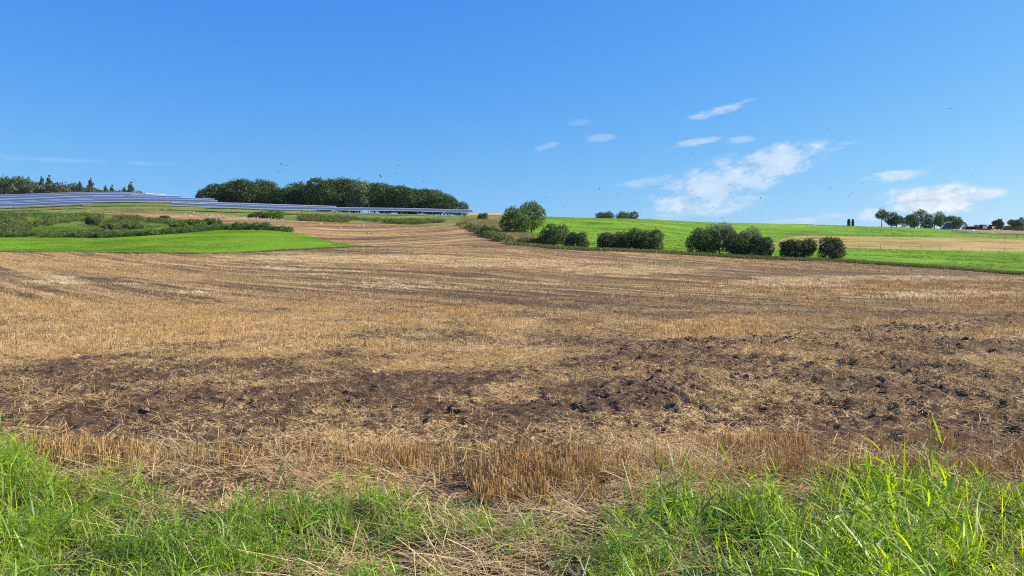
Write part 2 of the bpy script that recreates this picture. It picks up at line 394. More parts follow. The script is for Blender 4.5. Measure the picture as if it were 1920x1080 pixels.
def relief(x, y, S, inw, ridge):
    """clods and tilth of the worked soil"""
    near = smooth01(60, 20, y)
    b1 = np.abs(fbm(x / .34, y / .34, 5, 3) - .5) * 2; b2 = fbm(x / .11, y / .11, 6, 3); b3 = fbm(x / .9, y / .9, 8, 3) - .5
    amp = (.035 + .055 * (1 - S) + .055 * inw)
    return near * (amp * (1 - b1) * 1.1 + (b2 - .5) * (.06 + .04 * inw) + b3 * .06 + ridge * .06) - .03 * near + (fbm(x / 9, y / 9, 12, 3) - .5) * .25 * smooth01(10, 40, y)
def verge_z(x, y): return H(x, y) + (fbm(x / .5, y / .5, 41, 4) - .5) * .10 - .01
def field_z(x, y):
    S, O, inw, rd = straw_cover(x, y); w = smooth01(5.25, 6.0, y)
    return verge_z(x, y) * (1 - w) + w * (H(x, y) + relief(x, y, S, inw, rd)) + .004

def grid_faces(nr, nc):
    i = np.arange(nr - 1)[:, None] * nc + np.arange(nc - 1)[None, :]
    return np.stack([i, i + 1, i + nc + 1, i + nc], -1).reshape(-1, 4)
def cols_px(a, b, step):
    p = []
    v = a
    while v < b:
        p.append(v); v += step if -80 < v < 2000 else step * 8
    p.append(b); return np.array(p, float)
def sheet(name, px, near, far, rows, mat, geo=True, bumpy=0.0, attrs=None, zfun=None, label=None):
    n = near(px) if callable(near) else np.full(len(px), float(near)); f = far(px) if callable(far) else np.full(len(px), float(far))
    f = np.maximum(f, n + .02)
    t = np.linspace(0, 1, rows)[:, None]
    Y = n * (f / n) ** t if geo else n + (f - n) * t
    X = (px[None, :] - CX) / FPX * Y
    Z = zfun(X, Y) if zfun else H(X, Y) + (fbm(X / 6, Y / 6, 2, 4) - .5) * bumpy
    V = np.stack([X, Y, Z], -1).reshape(-1, 3)
    at_ = {k: ('FLOAT', a.ravel()) for k, a in (attrs(X, Y) if attrs else {}).items()}
    o = link(bpy.data.objects.new(name, mesh_np(name, V, [grid_faces(rows, len(px))], [mat], None, at_, True)))
    return tag(o, label, None, None, 'structure')
# the whole country, a little below the detailed sheets
ang = np.concatenate([np.linspace(-math.pi, math.pi, 161)]); rad = np.concatenate([[.01], np.geomspace(2, 640, 100)])
A_, R_ = np.meshgrid(ang, rad); X = R_ * np.sin(A_); Y = R_ * np.cos(A_)
Z = H(X, Y) - .45 - 1.2 * smooth01(60, 200, Y) 
tag(link(bpy.data.objects.new("ground", mesh_np("ground", np.stack([X, Y, Z], -1).reshape(-1, 3), [grid_faces(len(rad), len(ang))], [M['base']], None, None, True))),
    "wide grassy ground under the fields", None, None, 'structure')
# roadside verge
gx = np.linspace(-16, 16, 200); gy = np.linspace(-8, 5.24, 92); X, Y = np.meshgrid(gx, gy)
tag(link(bpy.data.objects.new("verge", mesh_np("verge", np.stack([X, Y, verge_z(X, Y)], -1).reshape(-1, 3), [grid_faces(92, 200)], [M['verge']], None, None, True))),
    "grassy roadside verge in front of the field", None, None, 'structure')
def field_attrs(X, Y):
    S, O, a, b = straw_cover(X, Y); return {'straw': S, 'orange': O}
sheet("stubble_field", cols_px(-700, 2600, 4.5), 5.2, F_edge, 560, M['field'], zfun=field_z, attrs=field_attrs, label="wide brown stubble field, partly loosened, with straw streaks")
PXL = cols_px(-700, 690, 9)
sheet("meadow", PXL, F_edge, M_edge, 40, M['meadow'], bumpy=.25, label="bright green mown meadow left of the brown slope")
sheet("scrub_bank", cols_px(-700, 545, 9), M_edge, B_edge, 36, M['bank'], bumpy=.9, label="overgrown green bank below the solar panels")
up_px = cols_px(-700, 962, 6)
def up_near(px):
    return np.where(px < 545, B_edge(px), np.where(px < 690, M_edge(px), F_edge(px)))
def up_attr(X, Y):
    u = .9 * X + .43 * Y; v = .43 * X - .9 * Y
    S = .50 + (fbm(u / 22, v / 1.6, 61, 4) - .5) * 1.3; O = .70 + (fbm(u / 30, v / 4, 63, 3) - .5)
    return {'straw': np.clip(S, 0, 1), 'orange': np.clip(O, 0, 1)}
sheet("hillside_field", up_px, up_near, T_edge, 60, M['field'], bumpy=.3, attrs=up_attr, label="tan stubble slope rising to the solar panels")
sheet("ridge_grass", cols_px(-700, 962, 9), T_edge, lin([(-700, 600), (860, 600), (872, 330), (962, 330)]), 70, M['rough'], bumpy=.4, label="rough grass hilltop under the solar panels and wood")
sheet("wheat_field", cols_px(860, 962, 6), lin([(860, 330), (962, 330)]), 600, 14, M['wheat'], bumpy=.2, label="strip of ripe wheat on the horizon between wood and bush")
sheet("pasture", cols_px(962, 1440, 9), F_edge, 600, 90, M['pasture'], bumpy=.35, label="bright green pasture hillside behind the hedges")
tan_n = lin([(1440, 217), (2600, 217)]); tan_f = lin([(1440, 219), (1470, 285), (1500, 300), (2600, 300)])
sheet("lower_pasture", cols_px(1440, 2600, 9), F_edge, tan_n, 40, M['pasture'], bumpy=.35, label="green pasture strip between brown field and wire fence")
sheet("reaped_strip", cols_px(1440, 2600, 9), tan_n, tan_f, 24, M['tan'], bumpy=.15, label="tan reaped strip between the two wire fences")
sheet("upper_pasture", cols_px(1440, 2600, 8), tan_f, 600, 60, M['pasture'], bumpy=.25, label="green crest of pasture above the tan strip")
sheet("dry_paddock", cols_px(1786, 2600, 8), lin([(1786, 352), (2600, 352)]), 600, 60, M['paddock'], zfun=lambda X, Y: H(X, Y) + .16 + (fbm(X / 6, Y / 6, 2, 4) - .5) * .25, label="dry brown paddock in front of the farm")

# ------------------------------------------------------------------ scattering of countless small growth (one object each)
def scatter(name, variants, P, rotz, scl, mats, label, cat, tilt=None):
    """variants: list of (V, polys, tint, mat_index array or None)"""
    V = []; polys3 = []; polys4 = []; m3 = []; m4 = []; vid = []; tint = []; b = 0
    for i, (v, pl, ti, mi) in enumerate(variants):
        V.append(v); vid.append(np.full(len(v), i)); tint.append(ti)
        for p in pl:
            p = np.asarray(p)
            (polys3 if p.shape[1] == 3 else polys4).append(p + b)
            (m3 if p.shape[1] == 3 else m4).append(np.zeros(len(p), int) if mi is None else mi)
        b += len(v)
    n = len(P); nv = len(variants)
    V.append(P); vid.append(np.full(n, -1)); tint.append(np.zeros(n))
    rot = np.zeros((b + n, 3)); rot[b:, 2] = rotz
    if tilt is not None: rot[b:, :2] = tilt
    sc = np.ones(b + n); sc[b:] = scl
    ix = np.zeros(b + n, int); ix[b:] = rng.integers(0, nv, n)
    polys = []; mi = []
    if polys3: polys.append(np.concatenate(polys3)); mi.append(np.concatenate(m3))
    if polys4: polys.append(np.concatenate(polys4)); mi.append(np.concatenate(m4))
    me = mesh_np(name, np.concatenate(V), polys, mats, np.concatenate(mi),
                 {'vid': ('INT', np.concatenate(vid)), 'irot': ('FLOAT_VECTOR', rot), 'iscl': ('FLOAT', sc), 'iidx': ('INT', ix), 'tint': ('FLOAT', np.concatenate(tint))})
    o = link(bpy.data.objects.new(name, me)); tag(o, label, cat, None, 'stuff')
    ng = bpy.data.node_groups.new(name + "_scatter", 'GeometryNodeTree')
    ng.interface.new_socket("Geometry", in_out='INPUT', socket_type='NodeSocketGeometry'); ng.interface.new_socket("Geometry", in_out='OUTPUT', socket_type='NodeSocketGeometry')
    N = ng.nodes.new; L = ng.links.new
    gi = N('NodeGroupInput'); go = N('NodeGroupOutput')
    def named(nm, t):
        a = N('GeometryNodeInputNamedAttribute'); a.data_type = t; a.inputs[0].default_value = nm
        return [s for s in a.outputs if s.enabled and s.name == 'Attribute'][0]
    va = named('vid', 'INT')
    def part(k):
        c = N('FunctionNodeCompare'); c.data_type = 'INT'; c.operation = 'EQUAL'
        ins = [s for s in c.inputs if s.enabled]; L(va, ins[0]); ins[1].default_value = k
        s = N('GeometryNodeSeparateGeometry'); s.domain = 'POINT'; L(gi.outputs[0], s.inputs[0]); L(c.outputs[0], s.inputs[1]); return s.outputs[0]
    jn = N('GeometryNodeJoinGeometry')
    for k in range(nv):
        g = N('GeometryNodeGeometryToInstance'); L(part(k), g.inputs[0]); L(g.outputs[0], jn.inputs[0])
    ip = N('GeometryNodeInstanceOnPoints'); L(part(-1), ip.inputs['Points']); L(jn.outputs[0], ip.inputs['Instance'])
    ip.inputs['Pick Instance'].default_value = True
    L(named('iidx', 'INT'), ip.inputs['Instance Index']); L(named('iscl', 'FLOAT'), ip.inputs['Scale'])
    e2r = N('FunctionNodeEulerToRotation'); L(named('irot', 'FLOAT_VECTOR'), e2r.inputs[0]); L(e2r.outputs[0], ip.inputs['Rotation'])
    L(ip.outputs[0], go.inputs[0])
    md = o.modifiers.new("scatter", 'NODES'); md.node_group = ng
    return o

def strips(base, direc, side, length, width, droop, seg, tint, taper=1.0, stiff=1.6):
    """flat blades: base (n,3), direc (n,3) unit start direction, side (n,3), arrays of length/width/droop"""
    n = len(base); t = np.linspace(0, 1, seg + 1)
    hd = direc.copy(); hd[:, 2] = 0; hl = np.linalg.norm(hd, axis=1, keepdims=True); hd = np.where(hl > 1e-4, hd / np.maximum(hl, 1e-4), np.array([[1., 0, 0]]))
    pts = base[:, None, :] + direc[:, None, :] * (length[:, None, None] * t[None, :, None])
    bend = (droop * length)[:, None] * t[None, :] ** stiff
    pts[:, :, 2] -= bend * .8; pts[:, :, :2] += hd[:, None, :2] * (bend * .45)[:, :, None]
    w = np.minimum(1, (1 - t) * 2.6 * taper + (1 - taper)) * np.minimum(1, .55 + t * 3)
    w = np.maximum(w, .06)
    off = side[:, None, :] * (width[:, None, None] * .5 * w[None, :, None])
    V = np.stack([pts - off, pts + off], 2).reshape(n, -1, 3)
    k = 2 * (seg + 1); b = np.arange(n)[:, None] * k; i = np.arange(seg)[None, :] * 2
    Fq = np.stack([b + i, b + i + 1, b + i + 3, b + i + 2], -1).reshape(-1, 4)
    return V.reshape(-1, 3), Fq, np.repeat(tint, k)
def rand_dirs(n, up_min, up_max):
    a = rng.uniform(0, 2 * math.pi, n); e = rng.uniform(up_min, up_max, n)
    d = np.stack([np.cos(a) * np.cos(e), np.sin(a) * np.cos(e), np.sin(e)], -1)
    tw = rng.uniform(-.7, .7, n) + a + math.pi / 2; s = np.stack([np.cos(tw), np.sin(tw), rng.uniform(-.3, .3, n)], -1)
    return d, s / np.linalg.norm(s, axis=1, keepdims=True)
def join_parts(ps):
    V = []; Fq = []; T = []; b = 0
    for v, f, t in ps: V.append(v); Fq.append(f + b); T.append(t); b += len(v)
    return np.concatenate(V), [np.concatenate(Fq)], np.concatenate(T), None
def prisms(base, direc, length, rad, tint):
    """three-sided stems"""
    n = len(base); u = np.cross(direc, np.array([0.3, .2, 1.0])); u /= np.linalg.norm(u, axis=1, keepdims=True); w = np.cross(direc, u)
    rings = []
    for e in (0, 1):
        for k in range(3):
            a = k * 2.0944; rings.append(base + direc * (length * e)[:, None] + (u * math.cos(a) + w * math.sin(a)) * rad[:, None])
    V = np.stack(rings, 1); b = np.arange(n)[:, None] * 6
    q = np.concatenate([np.stack([b[:, 0] + k, b[:, 0] + (k + 1) % 3, b[:, 0] + 3 + (k + 1) % 3, b[:, 0] + 3 + k], -1) for k in range(3)])
    return V.reshape(-1, 3), q, np.repeat(tint, 6)

def stubble_tuft(n_up, n_lie, r, hmin, hmax, lie_len, wid):
    ps = []
    if n_up:
        b = np.stack([rng.normal(0, r * .5, n_up), rng.normal(0, r * .5, n_up), np.full(n_up, -.02)], -1); d, s = rand_dirs(n_up, R(62), R(90))
        ps.append(prisms(b, d, rng.uniform(hmin, hmax, n_up), np.full(n_up, wid * .5), rng.uniform(0, .75, n_up)))
    if n_lie:
        b = np.stack([rng.uniform(-r, r, n_lie), rng.uniform(-r, r, n_lie), rng.uniform(.0, .045, n_lie)], -1); d, s = rand_dirs(n_lie, R(-6), R(24))
        ps.append(strips(b, d, s, rng.uniform(.3, 1, n_lie) * lie_len, np.full(n_lie, wid * 1.15), rng.uniform(0, .12, n_lie), 2, rng.uniform(.15, 1, n_lie), 0.0))
    return join_parts(ps)
def sample_wedge(n, y0, y1, pad=.72, power=1.0):
    y = np.sqrt(rng.uniform(y0 ** 2, y1 ** 2, n)); x = rng.uniform(-pad, pad, n) * y; return x, y

# straw and stubble over the field, in three sizes of tuft
def straw_layer(name, n, y0, y1, variants, mat, smin, smax, label, row=0.0, thresh=.0):
    x, y = sample_wedge(n, y0, y1); S, O, inw, rd = straw_cover(x, y)
    fr = fbm(x / .45, y / .45, 91, 3); keep = (.5 + (S - .5) * 1.35 + (fr - .5) * 1.3 + thresh) > rng.uniform(0, 1.0, n)
    fd = smooth01(y0, y0 * 1.06, y) if y0 > 8 else np.ones(n); keep &= rng.uniform(0, 1, n) < fd + .3
    if row:
        u_ = .64 * x - .77 * y; v_ = .77 * x + .64 * y; v_ = np.round(v_ / row) * row + rng.normal(0, row * .17, n); x = .64 * u_ + .77 * v_; y = np.maximum(-.77 * u_ + .64 * v_, 5.5)
    keep &= y < F_edge(CX + FPX * x / y) - .5
    x, y = x[keep], y[keep]; P = np.stack([x, y, field_z(x, y)], -1)
    return scatter(name, variants, P, rng.uniform(0, 6.28, len(x)), rng.uniform(smin, smax, len(x)), [mat], label, "straw")
straw_layer("near_straw", 13500, 5.8, 15, [stubble_tuft(3, 13, .16, .05, .12, .20, .0046) for _ in range(8)], M['straw'], .7, 1.25, "short loose straw littering the near soil", thresh=-.04)
straw_layer("mid_straw", 11000, 14, 34, [stubble_tuft(12, 20, .24, .06, .15, .24, .0075) for _ in range(8)], M['straw'], .8, 1.3, "loose straw and stubble over the middle of the field", .62, thresh=-.12)
straw_layer("far_straw", 12500, 32, 80, [stubble_tuft(22, 20, .5, .07, .17, .32, .014) for _ in range(6)], M['strawfar'], .8, 1.35, "stubble on the far half of the field", 1.5, thresh=-.2)

straw_layer("distant_straw", 12000, 76, 128, [stubble_tuft(18, 14, .9, .08, .19, .40, .026) for _ in range(5)], M['strawfar'], .8, 1.3, "thin stubble on the last stretch of the field before the hedges", 3.2, thresh=-.22)
# pale bleached swaths left on the far half
M['swath'] = leafy("bleached_straw", (.62, .48, .27), (.86, .72, .46), .25, .02, None, .5)
x, y = sample_wedge(60000, 34, 126); S, O, inw, rd = straw_cover(x, y)
k = (O < .10) & (S > .50) & (y < F_edge(CX + FPX * x / y) - .8); x, y = x[k], y[k]
scatter("bleached_straw", [stubble_tuft(6, 22, .55, .06, .13, .40, .022) for _ in range(5)], np.stack([x, y, field_z(x, y)], -1), rng.uniform(0, 6.28, len(x)), rng.uniform(.7, 1.2, len(x)), [M['swath']], "pale bleached straw swaths on the far half of the field", "straw")
# uncut rows of stubble along the verge
def strip_density(px, y):
    d = np.zeros_like(px)
    def blob(cx, w, y0, y1, a):
        nonlocal d
        e = np.abs((px - cx) / w); d = np.maximum(d, a * smooth01(1.15, .8, e) * smooth01(y0 - .12, y0 + .1, y) * smooth01(y1 + .15, y1 - .1, y))
    blob(150, 130, 6.05, 6.75, .5); blob(430, 150, 6.2, 6.6, .16); blob(570, 60, 6.05, 6.6, .5); blob(745, 110, 6.0, 6.6, .85); blob(890, 50, 6.25, 6.6, .4)
    blob(1010, 125, 5.3, 6.4, .8); blob(1140, 70, 5.5, 6.4, .4); blob(1540, 260, 5.8, 7.0, .5); blob(1830, 130, 5.8, 6.8, .7); blob(1290, 130, 5.7, 6.5, .16)
    return d
n = 26000; y = rng.uniform(5.1, 7.3, n); px = rng.uniform(-60, 2000, n); x = (px - CX) / FPX * y
rowv = np.abs(((y + .15 * np.sin(x * .8)) / .125) % 1 - .5) * 2
dn = strip_density(px, y) * (.12 + 1.0 * smooth01(.4, .62, fbm(x / .4, y / .3, 95, 3))) * (.35 + .65 * smooth01(.75, .35, rowv))
k = rng.uniform(0, 1, n) < dn; x, y = x[k], y[k]
P = np.stack([x, y, field_z(x, y)], -1)
def stem_bunch(n, r, h0, h1_, lean):
    b = np.stack([rng.normal(0, r, n), rng.normal(0, r, n), np.full(n, -.02)], -1); d, s = rand_dirs(n, R(90 - lean), R(90))
    return join_parts([prisms(b, d, rng.uniform(h0, h1_, n), rng.uniform(.0017, .0027, n), rng.uniform(0, .7, n))])
scatter("standing_stubble", [stem_bunch(5, .025, .10, .185, 13) for _ in range(8)] + [stem_bunch(4, .03, .08, .18, 35) for _ in range(3)], P, rng.uniform(0, 6.28, len(x)), rng.uniform(.8, 1.2, len(x)), [M['straw']],
        "upright uncut stubble rows along the field's near edge", "stubble")
# matted pale straw
def mat_tuft(n, r, ln):
    b = np.stack([rng.uniform(-r, r, n), rng.uniform(-r, r, n), rng.uniform(0, .06, n)], -1); d, s = rand_dirs(n, R(0), R(42))
    return join_parts([strips(b, d, s, rng.uniform(.4, 1, n) * ln, rng.uniform(.003, .005, n), rng.uniform(0, .75, n), 4, rng.uniform(0, 1, n), .15)])
n = 3400; y = rng.uniform(3.6, 7.0, n); px = rng.uniform(-60, 1990, n); x = (px - CX) / FPX * y
w = np.maximum.reduce([np.exp(-((px - 1290) / 170) ** 2) * smooth01(5.3, 5.7, y) * smooth01(7.0, 6.5, y), .48 * np.exp(-((px - 980) / 220) ** 2) * smooth01(5.8, 5.2, y), .35 * smooth01(5.4, 5.8, y) * smooth01(6.9, 6.5, y), .16 + 0 * y,
                       .5 * np.exp(-((px - 180) / 140) ** 2) * smooth01(5.5, 5.8, y) * smooth01(6.6, 6.2, y), .5 * np.exp(-((px - 620) / 100) ** 2) * smooth01(4.9, 4.4, y)])
k = rng.uniform(0, 1, n) < w * .62; x, y = x[k], y[k]; P = np.stack([x, y, np.where(y > 5.2, field_z(x, y), verge_z(x, y))], -1)
scatter("matted_straw", [mat_tuft(22, .16, .38) for _ in range(7)], P, rng.uniform(0, 6.28, len(x)), rng.uniform(.7, 1.2, len(x)), [M['strawpale']],
        "matted pale straw and dead grass between verge and field", "straw")

# soil clods
def clod():
    import bmesh
    bm = bmesh.new(); bmesh.ops.create_icosphere(bm, subdivisions=2, radius=1)
    o = rng.uniform(-9, 9, 3)
    V = np.array([v.co[:] for v in bm.verts]); Fc = np.array([[v.index for v in f.verts] for f in bm.faces]); bm.free()
    nn = fbm(V[:, 0] * 1.5 + o[0], V[:, 1] * 1.5 + V[:, 2] * 1.3 + o[1], int(abs(o[2]) * 10), 3)
    V = V * (.35 + 1.0 * nn + .45 * (np.abs(fbm(V[:, 0] * 3.1 - o[1], V[:, 1] * 3.1 + V[:, 2] * 2.9 + o[0], 77, 2) - .5) * 2))[:, None] * np.array([rng.uniform(.8, 1.3), rng.uniform(.7, 1.1), rng.uniform(.5, .8)])
    return V, [Fc], rng.uniform(0, 1, len(V)), None
x, y = sample_wedge(90000, 5.9, 46); S, O, inw, rd = straw_cover(x, y)
w = np.clip((.62 - S) * .8, 0, 1) * (.25 + .9 * inw) + rd * .75 + np.clip(.45 - S, 0, 1) * 1.0
k = rng.uniform(0, 1, len(x)) < w * smooth01(.3, .6, fbm(x / .8, y / .8, 97, 3)) * .8
x, y = x[k], y[k]; inw = inw[k]; rd = rd[k]
sz = np.minimum(.019 * np.exp(rng.normal(0, .6, len(x))) * (1 + .25 * inw + .4 * rd), .048)
scatter("soil_clods", [clod() for _ in range(8)], np.stack([x, y, field_z(x, y) - sz * .12], -1), rng.uniform(0, 6.28, len(x)), sz, [M['clod']], "dark crumbly clods turned up in the loosened soil", "soil", rng.uniform(-.6, .6, (len(x), 2)))

# verge grass
def grass_tuft(n, r, l0, l1, w0, w1, up0, up1, droop):
    b = np.stack([rng.normal(0, r, n), rng.normal(0, r, n), np.full(n, -.02)], -1); d, s = rand_dirs(n, up0, up1)
    ti = np.where(rng.uniform(0, 1, n) < .10, 1.0, rng.uniform(0, .9, n))
    return strips(b, d, s, rng.uniform(l0, l1, n), rng.uniform(w0, w1, n), rng.uniform(.05, droop, n), 6, ti)
def leafy_stem(h, nl):
    """a culm with alternate arching leaves"""
    lean = rng.uniform(0, .28); a = rng.uniform(0, 6.28); d = np.array([[math.cos(a) * math.sin(lean), math.sin(a) * math.sin(lean), math.cos(lean)]])
    ps = [prisms(np.array([[0, 0, -.02]]), d, np.array([h]), np.array([.0022]), np.array([rng.uniform(.3, .8)]))]
    t = np.linspace(.15, 1.0, nl); b = d * (h * t)[:, None]; az = a + np.arange(nl) * math.pi + rng.normal(0, .5, nl)
    e = rng.uniform(R(12), R(66), nl); dd = np.stack([np.cos(az) * np.cos(e), np.sin(az) * np.cos(e), np.sin(e)], -1)
    sd = np.stack([-np.sin(az), np.cos(az), rng.uniform(-.4, .4, nl)], -1)
    ps.append(strips(b, dd, sd, rng.uniform(.17, .34, nl), rng.uniform(.009, .0145, nl), rng.uniform(.15, .75, nl), 6, rng.uniform(.1, .9, nl)))
    v, f, t_ = join_parts(ps)[:3]; return v, f[0], t_
def culm_clump(k, r, h0, h1_):
    ps = []
    for _ in range(k):
        v, f, t = leafy_stem(rng.uniform(h0, h1_), rng.integers(4, 7)); v = v + np.array([rng.normal(0, r), rng.normal(0, r), 0]); ps.append((v, f, t))
    if rng.uniform() < .5:      # a seed head
        a = rng.uniform(0, 6.28); ln = rng.uniform(.05, .3); h = rng.uniform(.42, .60); d = np.array([[math.cos(a) * math.sin(ln), math.sin(a) * math.sin(ln), math.cos(ln)]])
        ps.append(prisms(np.array([[0, 0, -.02]]), d, np.array([h]), np.array([.0013]), np.array([1.0]))); m_ = 12
        dd, sd = rand_dirs(m_, R(30), R(80)); ps.append(strips(d * (h * rng.uniform(.80, 1.0, m_))[:, None], dd, sd, rng.uniform(.02, .05, m_), np.full(m_, .004), rng.uniform(.2, .8, m_), 2, np.ones(m_)))
    ps.append(grass_tuft(9, r * 1.2, .12, .34, .004, .008, R(40), R(85), .5)); return join_parts(ps)
def grass_density(px, y):
    top = np.interp(px, [-80, 0, 30, 70, 150, 230, 330, 480, 620, 700, 760, 850, 930, 1100, 1160, 1250, 1400, 1500, 1650, 1800, 1900, 2000],
                    [6.6, 6.5, 6.2, 5.8, 5.5, 5.45, 5.4, 5.3, 5.2, 5.35, 5.3, 5.15, 4.95, 4.7, 4.95, 5.3, 5.25, 5.4, 5.5, 5.4, 5.5, 5.6])
    mid = np.interp(px, [-80, 600, 690, 760, 880, 1000, 1120, 1190, 1300, 2000], [1, 1, .95, .85, .70, .55, .62, .95, 1, 1])
    return mid * smooth01(.25, -.15, y - top)
n = 9000; y = rng.uniform(2.5, 7.0, n); px = rng.uniform(-160, 2080, n); x = (px - CX) / FPX * y
pn = fbm(x / .55, y / .55, 101, 3); k = rng.uniform(0, 1, n) < grass_density(px, y) * (.10 + 1.0 * smooth01(.36, .62, pn)) * .54
x, y, px = x[k], y[k], px[k]; P = np.stack([x, y, np.where(y > 5.2, field_z(x, y), verge_z(x, y))], -1)
bright = (rng.uniform(0, 1, len(x)) < np.where(px > 1450, .72, np.where(px < 220, .45, .18)))  # tufts given the painted-lit blades, most of them on the right
tall = np.interp(px, [-100, 40, 120, 300, 700, 780, 1120, 1200, 1500, 1640, 1750, 1850, 2000], [.95, .85, .58, .68, .60, .46, .48, .78, .86, 1.12, 1.0, .84, .84]) * np.interp(y, [3.0, 4.4, 5.6], [.72, .95, 1.0])
vg = [culm_clump(3, .06, .16, .38) for _ in range(6)] + [join_parts([grass_tuft(24, .05, .18, .46, .006, .0115, R(50), R(86), .7)]) for _ in range(6)]
for nm, sel, mt, lb in (("verge_grass", ~bright, M['blade'], "lush green leafy grass along the bottom of the verge"), ("painted_lit_verge_grass", bright, M['blade_lit'], "yellow-green verge grass blades with backlight painted into their colour")):
    scatter(nm, vg, P[sel], rng.uniform(0, 6.28, int(sel.sum())), tall[sel] * np.where(rng.uniform(0, 1, int(sel.sum())) < .06, 1.22, rng.uniform(.62, 1.08, int(sel.sum()))), [mt], lb, "grass", rng.normal(0, .10, (int(sel.sum()), 2)))

# growth on banks and along field edges
def weed_tuft(n, r, h0, h1_, w, mat=None):
    b = np.stack([rng.normal(0, r, n), rng.normal(0, r, n), np.full(n, -.05)], -1); d, s = rand_dirs(n, R(45), R(88))
    return join_parts([strips(b, d, s, rng.uniform(h0, h1_, n), np.full(n, w), rng.uniform(.05, .5, n), 3, np.where(rng.uniform(0, 1, n) < .05, 1., rng.uniform(0, .92, n)))])
def herb_tuft(n, r, h, s):
    c = rng.normal(0, 1, (n, 3)); c /= np.linalg.norm(c, axis=1, keepdims=True); c *= rng.uniform(.45, 1, n)[:, None] ** .5
    c = c * np.array([r, r, h * .5]) + np.array([0, 0, h * .48]); u = rng.normal(0, 1, (n, 3)); u /= np.linalg.norm(u, axis=1, keepdims=True)
    w = np.cross(u, rng.normal(0, 1, (n, 3))); w /= np.linalg.norm(w, axis=1, keepdims=True); sz = s * rng.uniform(.6, 1.3, n)[:, None]
    V = np.stack([c - u * sz, c + w * sz * .6, c + u * sz, c - w * sz * .6], 1).reshape(-1, 3); Fq = np.arange(n * 4).reshape(-1, 4)
    return V, [Fq], np.repeat(rng.uniform(0, .92, n), 4), None
def zone_points(n, px0, px1, near, far, jitter=0.0):
    px = rng.uniform(px0, px1, n); t = rng.uniform(0, 1, n); a = near(px) if callable(near) else near; b = far(px) if callable(far) else far
    y = a + (b - a) * t + rng.normal(0, 1, n) * jitter; x = (px - CX) / FPX * y; return px, x, y
WT = [weed_tuft(50, .4, .3, .9, .05) for _ in range(5)]; HT = [herb_tuft(150, .75, 1.1, .10) for _ in range(6)]
def cover(name, n, px0, px1, near, far, variants, mat, smin, smax, label, cat, patch=None, jitter=0.0):
    px, x, y = zone_points(n, px0, px1, near, far, jitter)
    if patch: k = fbm(x / patch[0], y / patch[0], patch[2], 3) > patch[1]; x, y = x[k], y[k]
    return scatter(name, variants, np.stack([x, y, H(x, y) - .05], -1), rng.uniform(0, 6.28, len(x)), rng.uniform(smin, smax, len(x)), [mat], label, cat)
off = lambda f, d: (lambda px: f(px) + d)
cover("bank_scrub", 2600, -160, 520, M_edge, off(B_edge, -5), HT, M['olive'], .5, 1.15, "olive scrub and weeds covering the bank below the solar panels", "scrub", (9, .52, 201))
cover("bank_grass", 3800, -160, 545, M_edge, B_edge, WT, M['weed'], .5, 1.1, "tall green grass on the overgrown bank", "grass", (12, .42, 202))
cover("bank_foot_weeds", 800, -160, 545, off(M_edge, .5), off(M_edge, 5), HT, M['bush'], .6, 1.2, "dark weeds along the foot of the bank behind the meadow", "weeds", (7, .40, 203))
cover("meadow_edge_grass", 1500, -160, 700, off(F_edge, -.3), off(F_edge, .8), WT, M['edge'], .25, .55, "grass fringe where the meadow meets the brown field", "grass")
cover("track_side_grass", 900, -160, 330, T_edge, off(T_edge, 14), WT, M['drygrass'], .35, .8, "rough grass beneath the solar panels", "grass", (8, .45, 205))
cover("ridge_weeds", 1000, 560, 900, T_edge, off(T_edge, 16), HT, M['olive'], .5, 1.0, "weedy strip between the tan slope and the solar panels", "weeds", (14, .50, 206))
cover("slope_dry_grass", 2600, 868, 1015, lambda px: np.maximum(T_edge(px), F_edge(px)), lin([(868, 232), (930, 215), (1015, 150)]), WT, M['drygrass'], .5, 1.2, "tall dry grass on the bank beside the round bushes", "grass")
cover("slope_weeds", 330, 868, 1010, lambda px: np.maximum(T_edge(px), F_edge(px)) + .5, lambda px: np.maximum(T_edge(px), F_edge(px)) + 9, HT, M['olive'], .6, 1.3, "dark weeds at the foot of the dry grass bank", "weeds", (6, .47, 210))
cover("hedge_foot_grass", 3800, 955, 1620, off(F_edge, -.4), off(F_edge, 2.6), WT, M['edge'], .45, 1.0, "rank grass along the field edge under the hedges", "grass")
cover("field_edge_grass", 2200, 1600, 2050, off(F_edge, -.4), off(F_edge, 2.2), WT, M['edge'], .4, .85, "rank grass along the field edge beside the green strip", "grass")
cover("pasture_tufts", 700, 1560, 2050, off(F_edge, 2), off(F_edge, 55), WT, M['drygrass'], .2, .45, "dry tufts scattered over the lower pasture", "grass", (16, .50, 208))
cover("paddock_tufts", 500, 1786, 1990, 350, 372, WT, M['edge'], .5, 1.1, "weeds in front of the dry paddock", "grass", (14, .5, 209))

M['turf'] = leafy("pasture_tuft_blades", (.10, .22, .010), (.22, .38, .03), .3, .02, (.36, .30, .12))
cover("pasture_sward", 7000, 962, 1560, off(F_edge, 2), lambda px: 340 + 0 * px, WT, M['turf'], .22, .55, "uneven tufts of grass over the green hillside", "grass", (20, .40, 211))
cover("upper_sward", 3000, 1480, 1990, 302, 400, WT, M['turf'], .25, .6, "uneven tufts of grass over the pasture crest", "grass", (20, .42, 212))
cover("lower_sward", 3000, 1560, 1990, off(F_edge, 2), 214, WT, M['turf'], .2, .5, "uneven tufts of grass over the lower pasture strip", "grass", (16, .42, 213))
cover("meadow_sward", 5000, -60, 680, off(F_edge, 1), off(M_edge, -.5), WT, M['turf'], .12, .30, "uneven tufts of grass over the mown meadow", "grass", (14, .42, 214))

